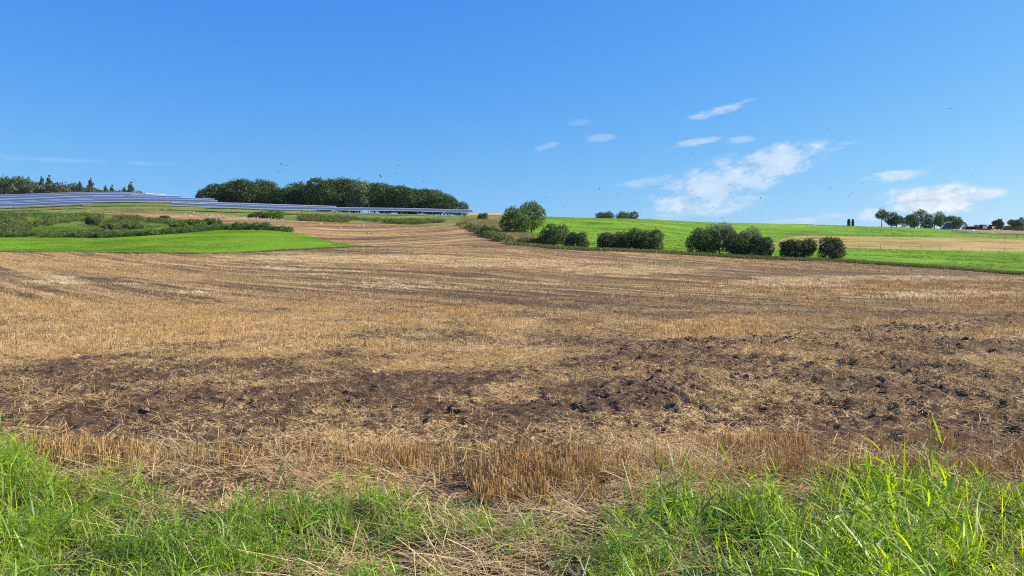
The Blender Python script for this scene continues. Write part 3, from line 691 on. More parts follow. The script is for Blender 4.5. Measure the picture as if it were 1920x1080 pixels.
# ------------------------------------------------------------------ trees and bushes
def crown_mesh(name, blobs, n, s, mat, seed, flat=1.0):
    """leaves spread over and through overlapping lobes"""
    r = np.random.default_rng(seed); B = np.array([b[:3] for b in blobs], float); Rd = np.array([b[3:6] for b in blobs], float)
    area = Rd.prod(1) ** (2 / 3); pick = r.choice(len(B), n, p=area / area.sum())
    d = r.normal(0, 1, (n, 3)); d /= np.linalg.norm(d, axis=1, keepdims=True)
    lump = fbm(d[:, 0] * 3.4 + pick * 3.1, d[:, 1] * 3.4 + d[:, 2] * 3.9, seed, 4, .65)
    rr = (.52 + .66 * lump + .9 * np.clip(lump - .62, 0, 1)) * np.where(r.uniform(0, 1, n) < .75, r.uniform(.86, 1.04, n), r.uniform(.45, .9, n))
    c = B[pick] + d * Rd[pick] * rr[:, None]
    q = np.linalg.norm((c[:, None, :] - B[None]) / Rd[None], axis=2); q[np.arange(n), pick] = 9
    c_ok = (q.min(1) > .55); c = c[c_ok]; d = d[c_ok]; m = len(c); lump = lump[c_ok]
    nrm = d * .75 + r.normal(0, .62, (m, 3)); nrm /= np.linalg.norm(nrm, axis=1, keepdims=True)
    u = np.cross(nrm, r.normal(0, 1, (m, 3))); u /= np.linalg.norm(u, axis=1, keepdims=True); w = np.cross(nrm, u)
    sz = s * r.uniform(.55, 1.35, m)[:, None]
    V = np.stack([c - u * sz, c - w * sz * .55 + nrm * sz * .12, c + u * sz, c + w * sz * .55 + nrm * sz * .12], 1).reshape(-1, 3)
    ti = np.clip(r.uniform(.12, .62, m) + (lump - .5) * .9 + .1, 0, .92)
    return mesh_np(name, V, [np.arange(m * 4).reshape(-1, 4)], [mat], None, {'tint': ('FLOAT', np.repeat(ti, 4))})
def trunk_mesh(name, h, r, limbs, seed):
    q = random.Random(seed); m = MB()
    lean = (q.uniform(-.06, .06) * h, q.uniform(-.06, .06) * h)
    m.tube([(0, 0, -.4), (lean[0] * .3, lean[1] * .3, h * .4), (lean[0], lean[1], h)], [r * 1.25, r * .85, r * .4], 7)
    for p in limbs:
        t = q.uniform(.35, .75); a = (lean[0] * t, lean[1] * t, h * t); e = p
        mid = tuple((a[i] + e[i]) / 2 + (0, 0, .12 * h)[i] for i in range(3)); m.tube([a, mid, e], [r * .5, r * .32, r * .12], 5)
    return m.mesh(name, [M['bark']], True)
def round_blobs(w, h, base, k, seed, dep=None, top=1.0):
    """lobes filling a crown w wide, from base to h"""
    q = random.Random(seed); dep = dep or w; out = [(0, 0, (base + h) / 2, w * .36, dep * .36, (h - base) * .42)]
    for i in range(k):
        a = i * 2.4 + q.uniform(-.4, .4); t = q.uniform(.12, .92); z = base + (h - base) * (.12 + .74 * t)
        prof_ = math.sqrt(max(.05, 1 - (2 * t - .9) ** 2 * .75)); rr = q.uniform(.55, .72)
        s = q.uniform(.16, .25) * (w + h - base) * .5
        out.append((math.cos(a) * w * .5 * rr * prof_, math.sin(a) * dep * .5 * rr * prof_, z, s * 1.1, s * 1.1, s))
    return out
def plant(name, x, y, crown, trunk, label, cat, group=None, scale=(1, 1, 1), rz=0.0, sink=0.0):
    o = empty(name, (x, y, h1(x, y) - sink), rz); o.scale = scale; tag(o, label, cat, group)
    link(bpy.data.objects.new("crown", crown), o)
    if trunk is not None: link(bpy.data.objects.new("trunk", trunk), o)
    return o
def px_h(dpx, Y): return dpx * Y / FPX
ORD = ["first", "second", "third", "fourth", "fifth", "sixth", "seventh", "eighth", "ninth", "tenth", "eleventh", "twelfth", "thirteenth", "fourteenth", "fifteenth", "sixteenth", "seventeenth", "eighteenth", "nineteenth", "twentieth", "twenty-first", "twenty-second", "twenty-third", "twenty-fourth", "twenty-fifth", "twenty-sixth", "twenty-seventh", "twenty-eighth", "twenty-ninth", "thirtieth", "thirty-first", "thirty-second", "thirty-third", "thirty-fourth", "thirty-fifth", "thirty-sixth"]

# the round wood on the hill
WOODC = []
for i in range(6):
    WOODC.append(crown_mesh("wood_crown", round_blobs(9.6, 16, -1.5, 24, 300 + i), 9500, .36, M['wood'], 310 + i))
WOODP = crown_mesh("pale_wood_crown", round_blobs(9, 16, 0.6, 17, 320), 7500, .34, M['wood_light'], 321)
WTR = [trunk_mesh("wood_trunk", 9, .24, [(2, 1, 8), (-2, .5, 9), (.5, -2, 8.5)], 330 + i) for i in range(3)]
front = [(392, 352), (412, 345), (437, 338), (460, 337), (484, 344), (505, 341), (527, 352), (548, 352), (572, 342), (596, 335), (620, 334), (645, 334), (674, 337), (702, 344), (726, 346), (752, 349), (778, 351), (803, 354), (826, 362), (845, 370), (862, 378)]
for i, (px, top) in enumerate(front):
    Y = 292 + (i % 3) * 4; x, y = at(px, Y); z = h1(x, y); ht = (CAMH + (HY - top) * Y / FPX) - z
    pale = i == 12; wd = random.uniform(.85, 1.15) * (.62 if i > 18 else .95)
    end = "left" if i <= 10 else "right"; k = i if i <= 10 else len(front) - 1 - i
    lb = ("pale grey-green tree in the middle of the round wood" if pale else f"{ORD[k]} dark leafy tree from the {end} end of the round wood")
    plant("wood_tree", x, y, WOODP if pale else WOODC[i % 6], WTR[i % 3], lb, "tree", "trees of the round wood behind the solar panels", (wd, wd, ht / 14.6), random.uniform(0, 6.28))
back = [(450, 336), (496, 339), (560, 342), (610, 336), (660, 336), (715, 344), (765, 350), (815, 357)]
for i, (px, top) in enumerate(back):
    Y = 306 + (i % 2) * 5; x, y = at(px, Y); z = h1(x, y); ht = (CAMH + (HY - top) * Y / FPX) - z
    plant("wood_tree", x, y, WOODC[(i + 2) % 6], WTR[i % 3], f"{ORD[i]} tree top from the left in the back row of the round wood", "tree", "back row of the round wood", (1.05, 1.05, ht / 14.6), random.uniform(0, 6.28))

# far mixed wood at the far left
def conifer_blobs(h, w, seed):
    q = random.Random(seed); out = []
    for i in range(13):
        t = i / 12; rr = w * .5 * (1 - t) ** .8 * q.uniform(.8, 1.1) + .25; a = i * 2.4
        out.append((math.cos(a) * rr * .35, math.sin(a) * rr * .35, h * (.14 + .84 * t), rr, rr, h * .065))
    return out
CON = [crown_mesh("conifer_crown", conifer_blobs(18, 6.5, 400 + i), 4200, .40, M['conifer'], 410 + i) for i in range(3)]
DEC = [crown_mesh("far_crown", round_blobs(9, 16, 1.5, 12, 420 + i), 4500, .42, M['hedge'] if i else M['conifer'], 430 + i) for i in range(2)]
CTR = trunk_mesh("conifer_trunk", 15, .2, [], 440)
far = [(-28, 328, 0), (-8, 331, 1), (8, 329, 1), (24, 337, 1), (40, 332, 1), (54, 345, 0), (66, 343, 1), (78, 342, 0), (92, 337, 0), (104, 342, 1), (116, 345, 1), (131, 346, 1), (150, 353, 0), (159, 356, 1), (170, 349, 0), (181, 356, 1), (198, 354, 0), (210, 354, 0), (222, 356, 1), (233, 358, 0), (245, 353, 0), (256, 364, 1), (268, 366, 1), (279, 369, 0)]
for i, (px, top, con) in enumerate(far):
    Y = 470 + (i * 7 % 20); x, y = at(px, Y); z = h1(x, y); ht = (CAMH + (HY - top) * Y / FPX) - z
    cr = CON[i % 3] if not con else DEC[i % 2]
    wd = random.uniform(1.25, 1.6)
    plant("far_tree", x, y, cr, CTR, f"{ORD[len(far) - 1 - i]} {'spruce' if not con else 'leafy tree'} from the right end of the far wood at left", "tree", "far wood behind the solar panels", (wd, wd, ht * (1.0 + .10 * min(1, i / 12)) * (random.uniform(.95, 1.16) if not con else random.uniform(.9, 1.05)) / (17.6 if not con else 14.6)), random.uniform(0, 6.28))
for i, px in enumerate(range(-30, 282, 13)):
    Y = 496 + (i * 5 % 12); x, y = at(px, Y); top = float(np.interp(px, [-30, 50, 120, 160, 240, 285], [337, 342, 349, 357, 361, 371])) + random.uniform(-2, 3); ht = (CAMH + (HY - top) * Y / FPX) - h1(x, y)
    plant("far_tree", x, y, DEC[i % 2], CTR, f"{ORD[i]} leafy tree from the left in the back row of the far wood", "tree", "back row of the far wood", (1.3, 1.3, ht / 14.6), random.uniform(0, 6.28))
plant("low_tree", *at(372, 300), DEC[1], CTR, "low dark bush on the skyline just left of the round wood", "bush", None, (.35, .35, .16))

# hedge bushes along the field edge
def bush(px, base_py, top_py, wpx, Y, mat, seed, label, n=6500, leaf=.15, group=None, dep=1.0, name="hedge_bush", trunk=True, lift=.02):
    x, y = at(px, Y); z = h1(x, y); zt = CAMH + (HY - top_py) * Y / FPX; ht = zt - z; w = wpx * Y / FPX
    cr = crown_mesh("crown", round_blobs(w * 1.08, ht * 1.06, -.1, 22, seed, w * dep), int(n * 1.35), leaf * .82, mat, seed + 1)
    tr = trunk_mesh("trunk", ht * .6, .07 + .012 * ht, [(w * .25, .2, ht * .7), (-w * .25, -.2, ht * .7), (0, w * .2, ht * .75)], seed + 2) if trunk else None
    return plant(name, x, y, cr, tr, label, "bush", group)
G1 = "bushes on the dry bank"; G2 = "hedge bushes along the brown field's edge"
bush(966, 428, 388, 56, 168, M['bush'], 500, "rounded lower bush on the left of the pair on the dry bank", 8000, .18, G1)
bush(997, 430, 376, 48, 172, M['bush'], 510, "tallest round bush on the dry bank above the brown field", 9000, .18, G1)
bush(1040, 462, 422, 60, 126, M['hedge'], 520, "round dark bush just right of the dry bank", 8000, .14, G2)
bush(1082, 466, 435, 46, 123, M['hedge'], 530, "smaller bush leaning on the round dark bush beside the bank", 6000, .14, G2)
bush(1142, 470, 436, 48, 120, M['hedge'], 540, "left end bush of the long low hedge clump", 6000, .14, G2)
bush(1176, 470, 430, 56, 121, M['hedge'], 550, "middle bush of the long low hedge clump", 7000, .14, G2)
bush(1217, 472, 432, 56, 120, M['hedge'], 560, "right end bush of the long low hedge clump", 7000, .14, G2)
bush(1318, 478, 428, 58, 118, M['hedge'], 570, "left end bush of the biggest dark hedge clump", 8000, .14, G2)
bush(1349, 478, 420, 62, 120, M['hedge_grey'], 580, "tallest grey-topped bush of the biggest dark hedge clump", 8500, .13, G2)
bush(1378, 481, 430, 58, 117, M['hedge'], 590, "dark middle bush of the biggest hedge clump", 8000, .14, G2)
bush(1407, 482, 425, 42, 118, M['hedge_grey'], 600, "narrow grey-leaved bush in the biggest hedge clump", 6500, .12, G2)
bush(1428, 484, 442, 42, 116, M['hedge'], 610, "low right end bush of the biggest hedge clump", 6500, .14, G2)
bush(1482, 487, 448, 40, 115, M['hedge'], 620, "left bush of the trio at the hedge's right end", 6500, .14, G2)
bush(1509, 487, 447, 40, 116, M['hedge'], 630, "middle bush of the trio at the hedge's right end", 6500, .14, G2)
bush(1560, 490, 441, 44, 114, M['hedge'], 640, "separate upright bush at the hedge's right end", 8000, .13, G2)
bush(1134, 410, 399, 36, 345, M['hedge'], 650, "left low dark bush on the pasture skyline", 3000, .3, "bushes on the pasture skyline")
bush(1175, 411, 398, 44, 346, M['hedge'], 660, "right low dark bush on the pasture skyline", 3500, .3, "bushes on the pasture skyline")
# bushes on the bank at left
G3 = "bushes on the overgrown bank"
bush(174, 424, 407, 30, 190, M['hedge'], 700, "solitary dark bush casting a long shadow on the bank", 4500, .17, G3)
bush(204, 430, 419, 26, 181, M['olive'], 710, "low olive bush right of the solitary dark bush", 3000, .17, G3)
bush(310, 415, 405, 20, 207, M['hedge'], 720, "small dark bush at the top of the bank near the bare soil", 2500, .17, G3)
bush(335, 434, 420, 36, 184, M['olive'], 730, "brownish low shrub at the bank's right half", 3500, .17, G3)
bush(368, 431, 414, 44, 188, M['bush'], 740, "leafy green shrub at the bank's right half", 4500, .17, G3)
bush(398, 428, 412, 40, 192, M['bush'], 750, "rounded green shrub just below the standing storks", 4500, .17, G3)
bush(455, 431, 419, 44, 180, M['bush'], 760, "left half of the low shrubs above the meadow's crest", 3500, .16, G3, .5)
bush(490, 431, 420, 44, 179, M['bush'], 770, "right half of the low shrubs above the meadow's crest", 3500, .16, G3, .5)
bush(482, 411, 399, 36, 228, M['olive'], 780, "left low shrub mound under the solar panels", 3000, .2, G3, .6)
bush(512, 413, 398, 46, 229, M['weed'], 790, "right brighter shrub mound under the solar panels", 3500, .2, G3, .6)
bush(250, 433, 421, 50, 183, M['olive'], 800, "broad olive shrub in the middle of the bank", 3500, .17, G3, .6)
bush(918, 447, 425, 40, 160, M['olive'], 810, "scrubby bush low on the dry bank beside the slope", 4000, .16, G1, .7)
bush(905, 409, 400, 22, 226, M['olive'], 820, "small shrub at the end of the solar panels", 2000, .2, G1)

# columnar pair and farm trees
for i, (px, w) in enumerate(((1591.5, 6.5), (1599, 5.5))):
    Y = 402; x, y = at(px, Y); ht = 12.8 * Y / FPX; r_ = w * Y / FPX / 2
    cr = crown_mesh("crown", [(0, 0, ht * (.1 + .12 * k), r_ * (.95 if k < 6 else .7), r_ * .95, ht * .13) for k in range(8)], 2200, .16, M['cypress'], 830 + i)
    plant("columnar_cypress", x, y, cr, trunk_mesh("trunk", ht * .5, .08, [], 835), ("left" if i == 0 else "right") + " dark columnar cypress of the pair on the skyline", "tree", "cypress pair")
def farm_tree(px, top, wpx, base_frac, Y, seed, label, n=4500, mat='wood', k=11, base_py=None):
    x, y = at(px, Y); z = h1(x, y); ht = (CAMH + (HY - top) * Y / FPX - z) * 1.06; w = wpx * 1.22 * Y / FPX; base_frac *= .75
    cr = crown_mesh("crown", round_blobs(w, ht, ht * base_frac, k, seed), n, .30, M[mat], seed + 1)
    bl = round_blobs(w, ht, ht * base_frac, k, seed)
    tr = trunk_mesh("trunk", ht * .7, .22, [b[:3] for b in bl[1:7]], seed + 2)
    plant("farm_tree", x, y, cr, tr, label, "tree", "trees by the farm")
farm_tree(1653, 391, 22, .42, 415, 850, "open tall tree with a bare trunk, leftmost by the farm", 1900, 'wood', 7)
farm_tree(1671, 397, 20, .18, 418, 860, "leaning leafy tree second from the left by the farm", 2800)
farm_tree(1681, 402, 22, .06, 416, 870, "low round tree third from the left by the farm", 3200)
farm_tree(1707, 402, 26, .05, 420, 880, "dark tree left of the tallest farm tree", 3200)
farm_tree(1721, 392, 28, .10, 424, 890, "tallest rounded tree in the middle by the farm", 3800)
farm_tree(1752, 399, 32, .12, 422, 900, "spreading tree right of the tallest farm tree", 3600)
farm_tree(1764, 396, 24, .25, 430, 905, "thin-topped tree behind the spreading farm tree", 2000, 'wood', 9)
farm_tree(1788, 404, 26, .06, 424, 910, "round tree in front of the blue-roofed house", 3600, 'hedge')
farm_tree(1872, 411, 19, .28, 418, 920, "small round tree in front of the yellow wagons", 2600)
farm_tree(1903, 411, 22, .20, 424, 930, "small tree beside the red-roofed house", 2600)
bush(1834, 431, 422, 18, 432, M['hedge'], 940, "dark bush left of the yellow wagons", 1800, .28, "farm shrubs")
bush(1851, 432, 424, 14, 436, M['hedge'], 944, "dark bush between the pale wagon and the yellow wagon", 1500, .28, "farm shrubs")
bush(1738, 430, 417, 24, 432, M['hedge'], 948, "dark shrub filling the gap between the farm trees", 2200, .28, "farm shrubs")
bush(1894, 432, 424, 22, 433, M['hedge'], 952, "low bush in front of the blue container", 1500, .25, "farm shrubs")

# ------------------------------------------------------------------ solar park
def solar_material():
    m, t, out = new_mat("solar_glass"); q = NT(t)
    n = q.noise(1.5, 3, .5); c = q.mix(n, (.075, .085, .125), (.10, .11, .15))
    q.pbr(out, c, .22, None, .8); return m
M['solar'] = solar_material(); M['alu'] = plain("aluminium", (.82, .83, .84), .4, .5, 0, .04); M['steel'] = plain("galvanised_steel", (.55, .55, .53), .5, .4, .3, .1)
post_me = MB().box(-.08, .08, -.05, .05, -.6, 1.72).mesh("post", [M['steel']])
TILT = R(18); TW = 3.4
def solar_row(px0, Y0, px1, Y1, posts, label):
    lowz = 1.55 if posts else 1.25
    x0 = (px0 - CX) / FPX * Y0; x1 = (px1 - CX) / FPX * Y1; L_ = math.hypot(x1 - x0, Y1 - Y0); n = int(L_ / 1.06); rz = math.atan2(Y1 - Y0, x1 - x0)
    xs = x0 + np.arange(n + 1) * 1.06; gy = lambda xx: H(x0 + (xx - x0) * math.cos(rz), Y0 + (xx - x0) * math.sin(rz)); zs = gy(xs) + lowz
    kk = np.ones(9) / 9; zs = np.convolve(np.pad(zs, 4, mode='edge'), kk, 'valid')
    o = empty("solar_row", (x0, Y0, zs[0] - lowz), rz); tag(o, label, "solar panels", "rows of solar panels on the hill")
    ct, st_ = math.cos(TILT), math.sin(TILT); V = []; Fq = []; mi = []
    def slab(xa, xb, za, zb, s0, s1, th, m):
        b = len(V)
        for (xx, zz) in ((xa, za), (xb, zb)):
            for s in (s0, s1):
                for d in (0, th):
                    V.append((xx - x0, s * ct - d * st_, zz - (zs[0] - lowz) + s * st_ + d * ct))
        for f in ((1, 3, 7, 5), (0, 4, 6, 2), (0, 1, 5, 4), (2, 6, 7, 3), (0, 2, 3, 1), (4, 5, 7, 6)):
            Fq.append([b + i for i in f]); mi.append(m)
    for i in range(n):
        for j in range(3):
            slab(xs[i] + .02, xs[i + 1] - .02, zs[i], zs[i + 1], j * TW / 3 + .03, (j + 1) * TW / 3 - .03, .04, 0)
    me = mesh_np("panels", V, [np.array(Fq)], [M['solar']], mi); link(bpy.data.objects.new("panels", me), o)["kind"] = "stuff"
    for nm, s0, s1, th in (("upper_edge", TW - .02, TW + .18, .10), ("lower_edge", -.14, .02, .09)):
        V, Fq, mi = [], [], []
        for i in range(0, n, 4):
            j = min(i + 4, n); slab(xs[i], xs[j], zs[i], zs[j], s0, s1, th, 0)
        link(bpy.data.objects.new(nm, mesh_np(nm, V, [np.array(Fq)], [M['alu']], mi)), o)
    V, Fq, mi = [], [], []
    for s in (.7, 2.9):
        for i in range(0, n, 4):
            j = min(i + 4, n); slab(xs[i], xs[j], zs[i] - .16, zs[j] - .16, s, s + .12, .1, 0)
    link(bpy.data.objects.new("purlins", mesh_np("purlins", V, [np.array(Fq)], [M['steel']], mi)), o)
    if posts:
        for i in range(2, n, 5):
            p = link(bpy.data.objects.new("post", post_me), o); p.location = (xs[i] - x0, .75 * ct, float(gy(xs[i:i + 1])[0]) - (zs[0] - lowz) + .05)
for i in range(5):
    solar_row(-190 - i * 8, 224 + i * 15, [173, 172, 230, 270, 290][i], [240, 255, 274, 290, 305][i], i == 0, f"{ORD[i]} row from the front in the left block of solar panels")
for i in range(4):
    solar_row([170, 171, 250, 285][i], 249 + i * 15, [408, 404, 345, 325][i], 262 + i * 14, i == 0, f"{ORD[i]} row from the front in the middle block of solar panels")
for i in range(2):
    solar_row([318, 400][i], 238 + i * 16, [892, 640][i], 262 + i * 14, i == 0, f"{ORD[i]} row from the front in the long right block of solar panels")

# ------------------------------------------------------------------ fences
M['post'] = plain("weathered_post", (.16, .125, .09), .9, .1, var=.3, scale=8); M['wire'] = plain("fence_wire", (.35, .35, .33), .5, .4, .6)
def fence(px_pts, Y, h, label, lean=.05):
    x0 = (px_pts[0] - CX) / FPX * Y; o = empty("wire_fence", (x0, Y, h1(x0, Y))); tag(o, label, "fence", "wire fences on the pasture")
    pm = MB().tube([(0, 0, -.3), (0, 0, h)], [.055, .05], 6).mesh("post", [M['post']]); tops = []
    for px in px_pts:
        x = (px - CX) / FPX * Y; z = h1(x, Y); p = link(bpy.data.objects.new("post", pm), o)
        p.location = (x - x0, 0, z - o.location.z); p.rotation_euler = (random.uniform(-lean, lean), random.uniform(-lean, lean), 0); tops.append((x - x0, 0, z - o.location.z))
    for f in (.45, .75, .95):
        MB().tube([(a, b + .08, c + h * f) for a, b, c in tops], .012, 4).build("wire", M['wire'], o)
fence([1462, 1500, 1575, 1611, 1651, 1690, 1727, 1763, 1803, 1841, 1884, 1925, 1965], 217, 1.3, "lower wire fence along the front of the tan strip")
fence([1475, 1504, 1532, 1560, 1585, 1611, 1636, 1662, 1687, 1710, 1735, 1759, 1783, 1808, 1832, 1858, 1882, 1906, 1930], 300, 1.25, "upper wire fence along the back of the tan strip")
fence([1786, 1798, 1810, 1822, 1836, 1850, 1866, 1884, 1902, 1922, 1940], 353, 1.2, "paddock fence in front of the white horse")
# thin marker stakes standing in the field
for i, (px, py, h, lb) in enumerate([(681, 475, 1.0, "thin pale stake in the field below the hillside"), (624, 483, .9, "thin pale stake left of its twin in the stubble field")]):
    x, y, z = ground_at(px, py); tag(MB().tube([(0, 0, -.2), (.01, 0, h)], [.035, .03], 6).build("marker_stake", plain("stake", (.5, .42, .3), .8)), lb, "stake").location = (x, y, z)

# ------------------------------------------------------------------ farm buildings, wagons
M['bluer'] = plain("slate_roof", (.10, .12, .17), .6, .3); M['redr'] = plain("tile_roof", (.30, .13, .09), .8, .2); M['wallw'] = plain("rendered_wall", (.62, .62, .60), .85, .2)
M['wallg'] = plain("grey_wall", (.30, .31, .33), .85, .2); M['glass'] = plain("window_glass", (.03, .035, .045), .1, .5); M['frame'] = plain("white_frame", (.75, .75, .73), .5, .3)
M['dark'] = plain("dark_timber", (.07, .055, .045), .9, .1); M['yellow'] = plain("yellow_boards", (.72, .50, .10), .6, .3); M['cream'] = plain("cream_boards", (.70, .66, .50), .6, .3)
M['teal'] = plain("teal_steel", (.04, .13, .17), .5, .4); M['rubber'] = plain("tyre_rubber", (.03, .03, .03), .9, .1)
def house(px, Y, w, d, hw, hr, rz, roof_mat, wall_mat, label, name="farmhouse"):
    x, y = at(px, Y); o = empty(name, (x, y, h1(x, y)), rz); tag(o, label, "house")
    MB().box(-w / 2, w / 2, -d / 2, d / 2, -.5, hw).add([(-w / 2 + .003, -d / 2 + .003, hw), (-w / 2 + .003, d / 2 - .003, hw), (-w / 2 + .003, 0, hw + hr - .12)], [(0, 2, 1)]).add([(w / 2 - .003, -d / 2 + .003, hw), (w / 2 - .003, d / 2 - .003, hw), (w / 2 - .003, 0, hw + hr - .12)], [(0, 1, 2)]).build("wall", wall_mat, o)
    ov = .5; rf = MB(); sl = hr / (d / 2)
    for s in (-1, 1):
        a = (-w / 2 - ov, s * (d / 2 + ov), hw - ov * sl); b = (w / 2 + ov, s * (d / 2 + ov), hw - ov * sl); c = (w / 2 + ov, s * .02, hw + hr); e = (-w / 2 - ov, s * .02, hw + hr)
        vs_ = [a, b, c, e] + [(p[0], p[1], p[2] + .18) for p in (a, b, c, e)]
        rf.add(vs_, [(0, 1, 2, 3), (4, 7, 6, 5), (0, 4, 5, 1), (1, 5, 6, 2), (2, 6, 7, 3), (3, 7, 4, 0)])
    r_ = rf.build("roof", roof_mat, o); MB().box(w * .2, w * .2 + .7, -.35, .35, hw + hr - .7, hw + hr + .9).build("chimney", M['redr'], r_)
    for i in range(3):
        wx = -w * .32 + i * w * .32
        f = MB().box(wx - .65, wx + .65, -d / 2 - .06, -d / 2 - .003, hw * .35, hw * .75).build("window", M['frame'], o); MB().box(wx - .52, wx + .52, -d / 2 - .08, -d / 2 - .062, hw * .39, hw * .71).build("pane", M['glass'], f)
    for s in (-1, 1):
        f = MB().box(s * w / 2 + (.003 if s > 0 else -.06), s * w / 2 + (.06 if s > 0 else -.003), -.6, .6, hw * 1.05, hw * 1.05 + 1.2).build("window", M['frame'], o)
        MB().box(s * w / 2 + (.062 if s > 0 else -.08), s * w / 2 + (.08 if s > 0 else -.062), -.48, .48, hw * 1.05 + .12, hw * 1.05 + 1.08).build("pane", M['glass'], f)
    MB().box(w * .10, w * .10 + 1.0, -d / 2 - .07, -d / 2 - .003, 0, 2.1).build("door", M['dark'], o)
house(1791, 470, 11, 9, 2.2, 3.6, R(-62), M['bluer'], M['wallw'], "white house with blue-grey pitched roof behind the farm trees")
house(1933, 455, 13, 10, 4.0, 4.2, R(12), M['redr'], M['wallg'], "house with red tiled roof at the photo's right edge")
x, y = at(1820, 428); o = empty("open_shed", (x, y, h1(x, y))); tag(o, "low open shed with a pale flat roof beside the wagons", "shed")
MB().box(-4.2, 4.2, -2, 2, 1.75, 1.98).build("roof", M['cream'], o); MB().box(-3.9, 3.9, 1.6, 1.75, 0, 1.74).build("back_wall", M['dark'], o)
for sx in (-3.8, -1.3, 1.3, 3.8): MB().box(sx - .09, sx + .09, -1.8, -1.62, -.2, 1.745).build("post", M['dark'], o)
for s in (-1, 1): MB().box(s * 4.0 - .08, s * 4.0 + .08, -1.6, 1.59, 0, 1.74).build("side_wall", M['cream'], o)
def wagon(px, Y, L, h, seq, label):
    x, y = at(px, Y); o = empty("slatted_wagon", (x, y, h1(x, y)), R(random.uniform(18, 26))); tag(o, label, "wagon", "slatted wagons by the farm")
    MB().box(-L / 2, L / 2, -1.1, 1.1, .55, .72).build("chassis", M['dark'], o)
    MB().box(-L / 2 + .1, L / 2 - .1, -1.0, 1.1, .722, h).build("body", M['dark'], o)
    n = len(seq); w = L / n
    for i, c in enumerate(seq):
        if c == 'd': continue
        MB().box(-L / 2 + i * w + .03, -L / 2 + (i + 1) * w - .03, -1.12, -1.004, .74, h - .05).build("board", M['yellow'] if c == 'y' else M['cream'], o)
    MB().add([(-L / 2 - .15, -1.3, h), (L / 2 + .15, -1.3, h), (L / 2 + .15, 1.3, h + .25), (-L / 2 - .15, 1.3, h + .25), (-L / 2 - .15, -1.3, h + .08), (L / 2 + .15, -1.3, h + .08), (L / 2 + .15, 1.3, h + .33), (-L / 2 - .15, 1.3, h + .33)],
             [(0, 3, 2, 1), (4, 5, 6, 7), (0, 1, 5, 4), (1, 2, 6, 5), (2, 3, 7, 6), (3, 0, 4, 7)]).build("roof", M['cream'], o)
    for sx in (-L * .32, L * .32):
        for sy in (-1, 1):
            MB().tube([(sx, sy * .95 - .1, .35), (sx, sy * .95 + .1, .35)], .36, 14).build("wheel", M['rubber'], o)
wagon(1843.5, 424, 2.9, 2.9, "cycdcyc", "pale cream wagon with dark gaps beside the open shed")
wagon(1861.5, 426, 4.2, 2.9, "cyydyyydyy", "bright yellow slatted wagon left of the small tree")
wagon(1877, 425, 3.2, 2.2, "cdcycdcc", "cream and dark slatted wagon behind the small tree")
x, y = at(1897, 440); o = empty("storage_container", (x, y, h1(x, y)), R(3)); tag(o, "dark teal storage container right of the wagons", "container")
MB().box(-4.5, 4.5, -1.2, 1.2, .1, 2.5).build("body", M['teal'], o)
for i in range(14): MB().box(-4.4 + i * .65, -4.1 + i * .65, -1.26, -1.203, .25, 2.35).build("rib", M['teal'], o)
x, y = at(1912, 415); o = empty("woodpile", (x, y, h1(x, y))); tag(o, "low reddish woodpile in front of the red-roofed house", "woodpile")
for i in range(4):
    for j in range(9 - i): MB().tube([(-2.6 + j * .6 + i * .3, -.8, .28 + i * .5), (-2.6 + j * .6 + i * .3, .8, .28 + i * .5)], .28, 8).build("log", M['redr'], o)

# ------------------------------------------------------------------ animals
def skin(name, verts, edges, radii, mats, sub=1, root=0):
    me = bpy.data.meshes.new(name); me.from_pydata(verts, edges, []); ob = bpy.data.objects.new(name, me); COL.objects.link(ob)
    ob.modifiers.new("skin", 'SKIN').use_smooth_shade = True
    for i, r_ in enumerate(radii):
        me.skin_vertices[0].data[i].radius = r_ if isinstance(r_, tuple) else (r_, r_); me.skin_vertices[0].data[i].use_root = i == root
    ob.modifiers.new("sub", 'SUBSURF').levels = sub; ob.modifiers["sub"].render_levels = sub
    dg = bpy.context.evaluated_depsgraph_get(); dg.update()
    out = bpy.data.meshes.new_from_object(ob.evaluated_get(dg)); out.name = name
    bpy.data.objects.remove(ob); out.materials.clear()
    for m in mats: out.materials.append(m)
    return out
M['stork'] = plain("stork_plumage", (.66, .64, .60), .8, .2, var=.05); M['black'] = plain("black_feathers", (.02, .02, .022), .7, .3); M['bill'] = plain("red_bill", (.55, .10, .04), .5, .3)
def stork(neck):
    v = [(-.34, 0, .66), (-.14, 0, .70), (.10, 0, .74), (.22, 0, .82)]; r_ = [.03, .12, .14, .07]
    tip = {'up': [(.26, 0, .98), (.28, 0, 1.08), (.34, 0, 1.07), (.52, 0, 1.02)], 'down': [(.36, 0, .74), (.46, 0, .56), (.50, 0, .48), (.56, 0, .28)], 'mid': [(.32, 0, .90), (.42, 0, .95), (.48, 0, .93), (.66, 0, .84)]}[neck]
    v += tip; r_ += [.045, .05, .035, .012]
    e = [(i, i + 1) for i in range(7)]
    for s in (-1, 1):
        b = len(v); v += [(.0, s * .06, .60), (-.03, s * .06, .34), (.02, s * .06, .02), (.12, s * .07, .01)]; r_ += [.035, .014, .012, .012]; e += [(1, b), (b, b + 1), (b + 1, b + 2), (b + 2, b + 3)]
    me = skin("stork", v, e, r_, [M['stork'], M['black'], M['bill']], 1, 2)
    for p in me.polygons:
        c = p.center
        p.material_index = 2 if (c.z < .52 and abs(c.x) < .2) or (c.x > .37 and neck != 'down') or (neck == 'down' and c.x > .47 and c.z < .45) else (1 if c.x < -.13 and c.z > .5 else 0)
    return me
ST = [stork('up'), stork('down'), stork('mid')]
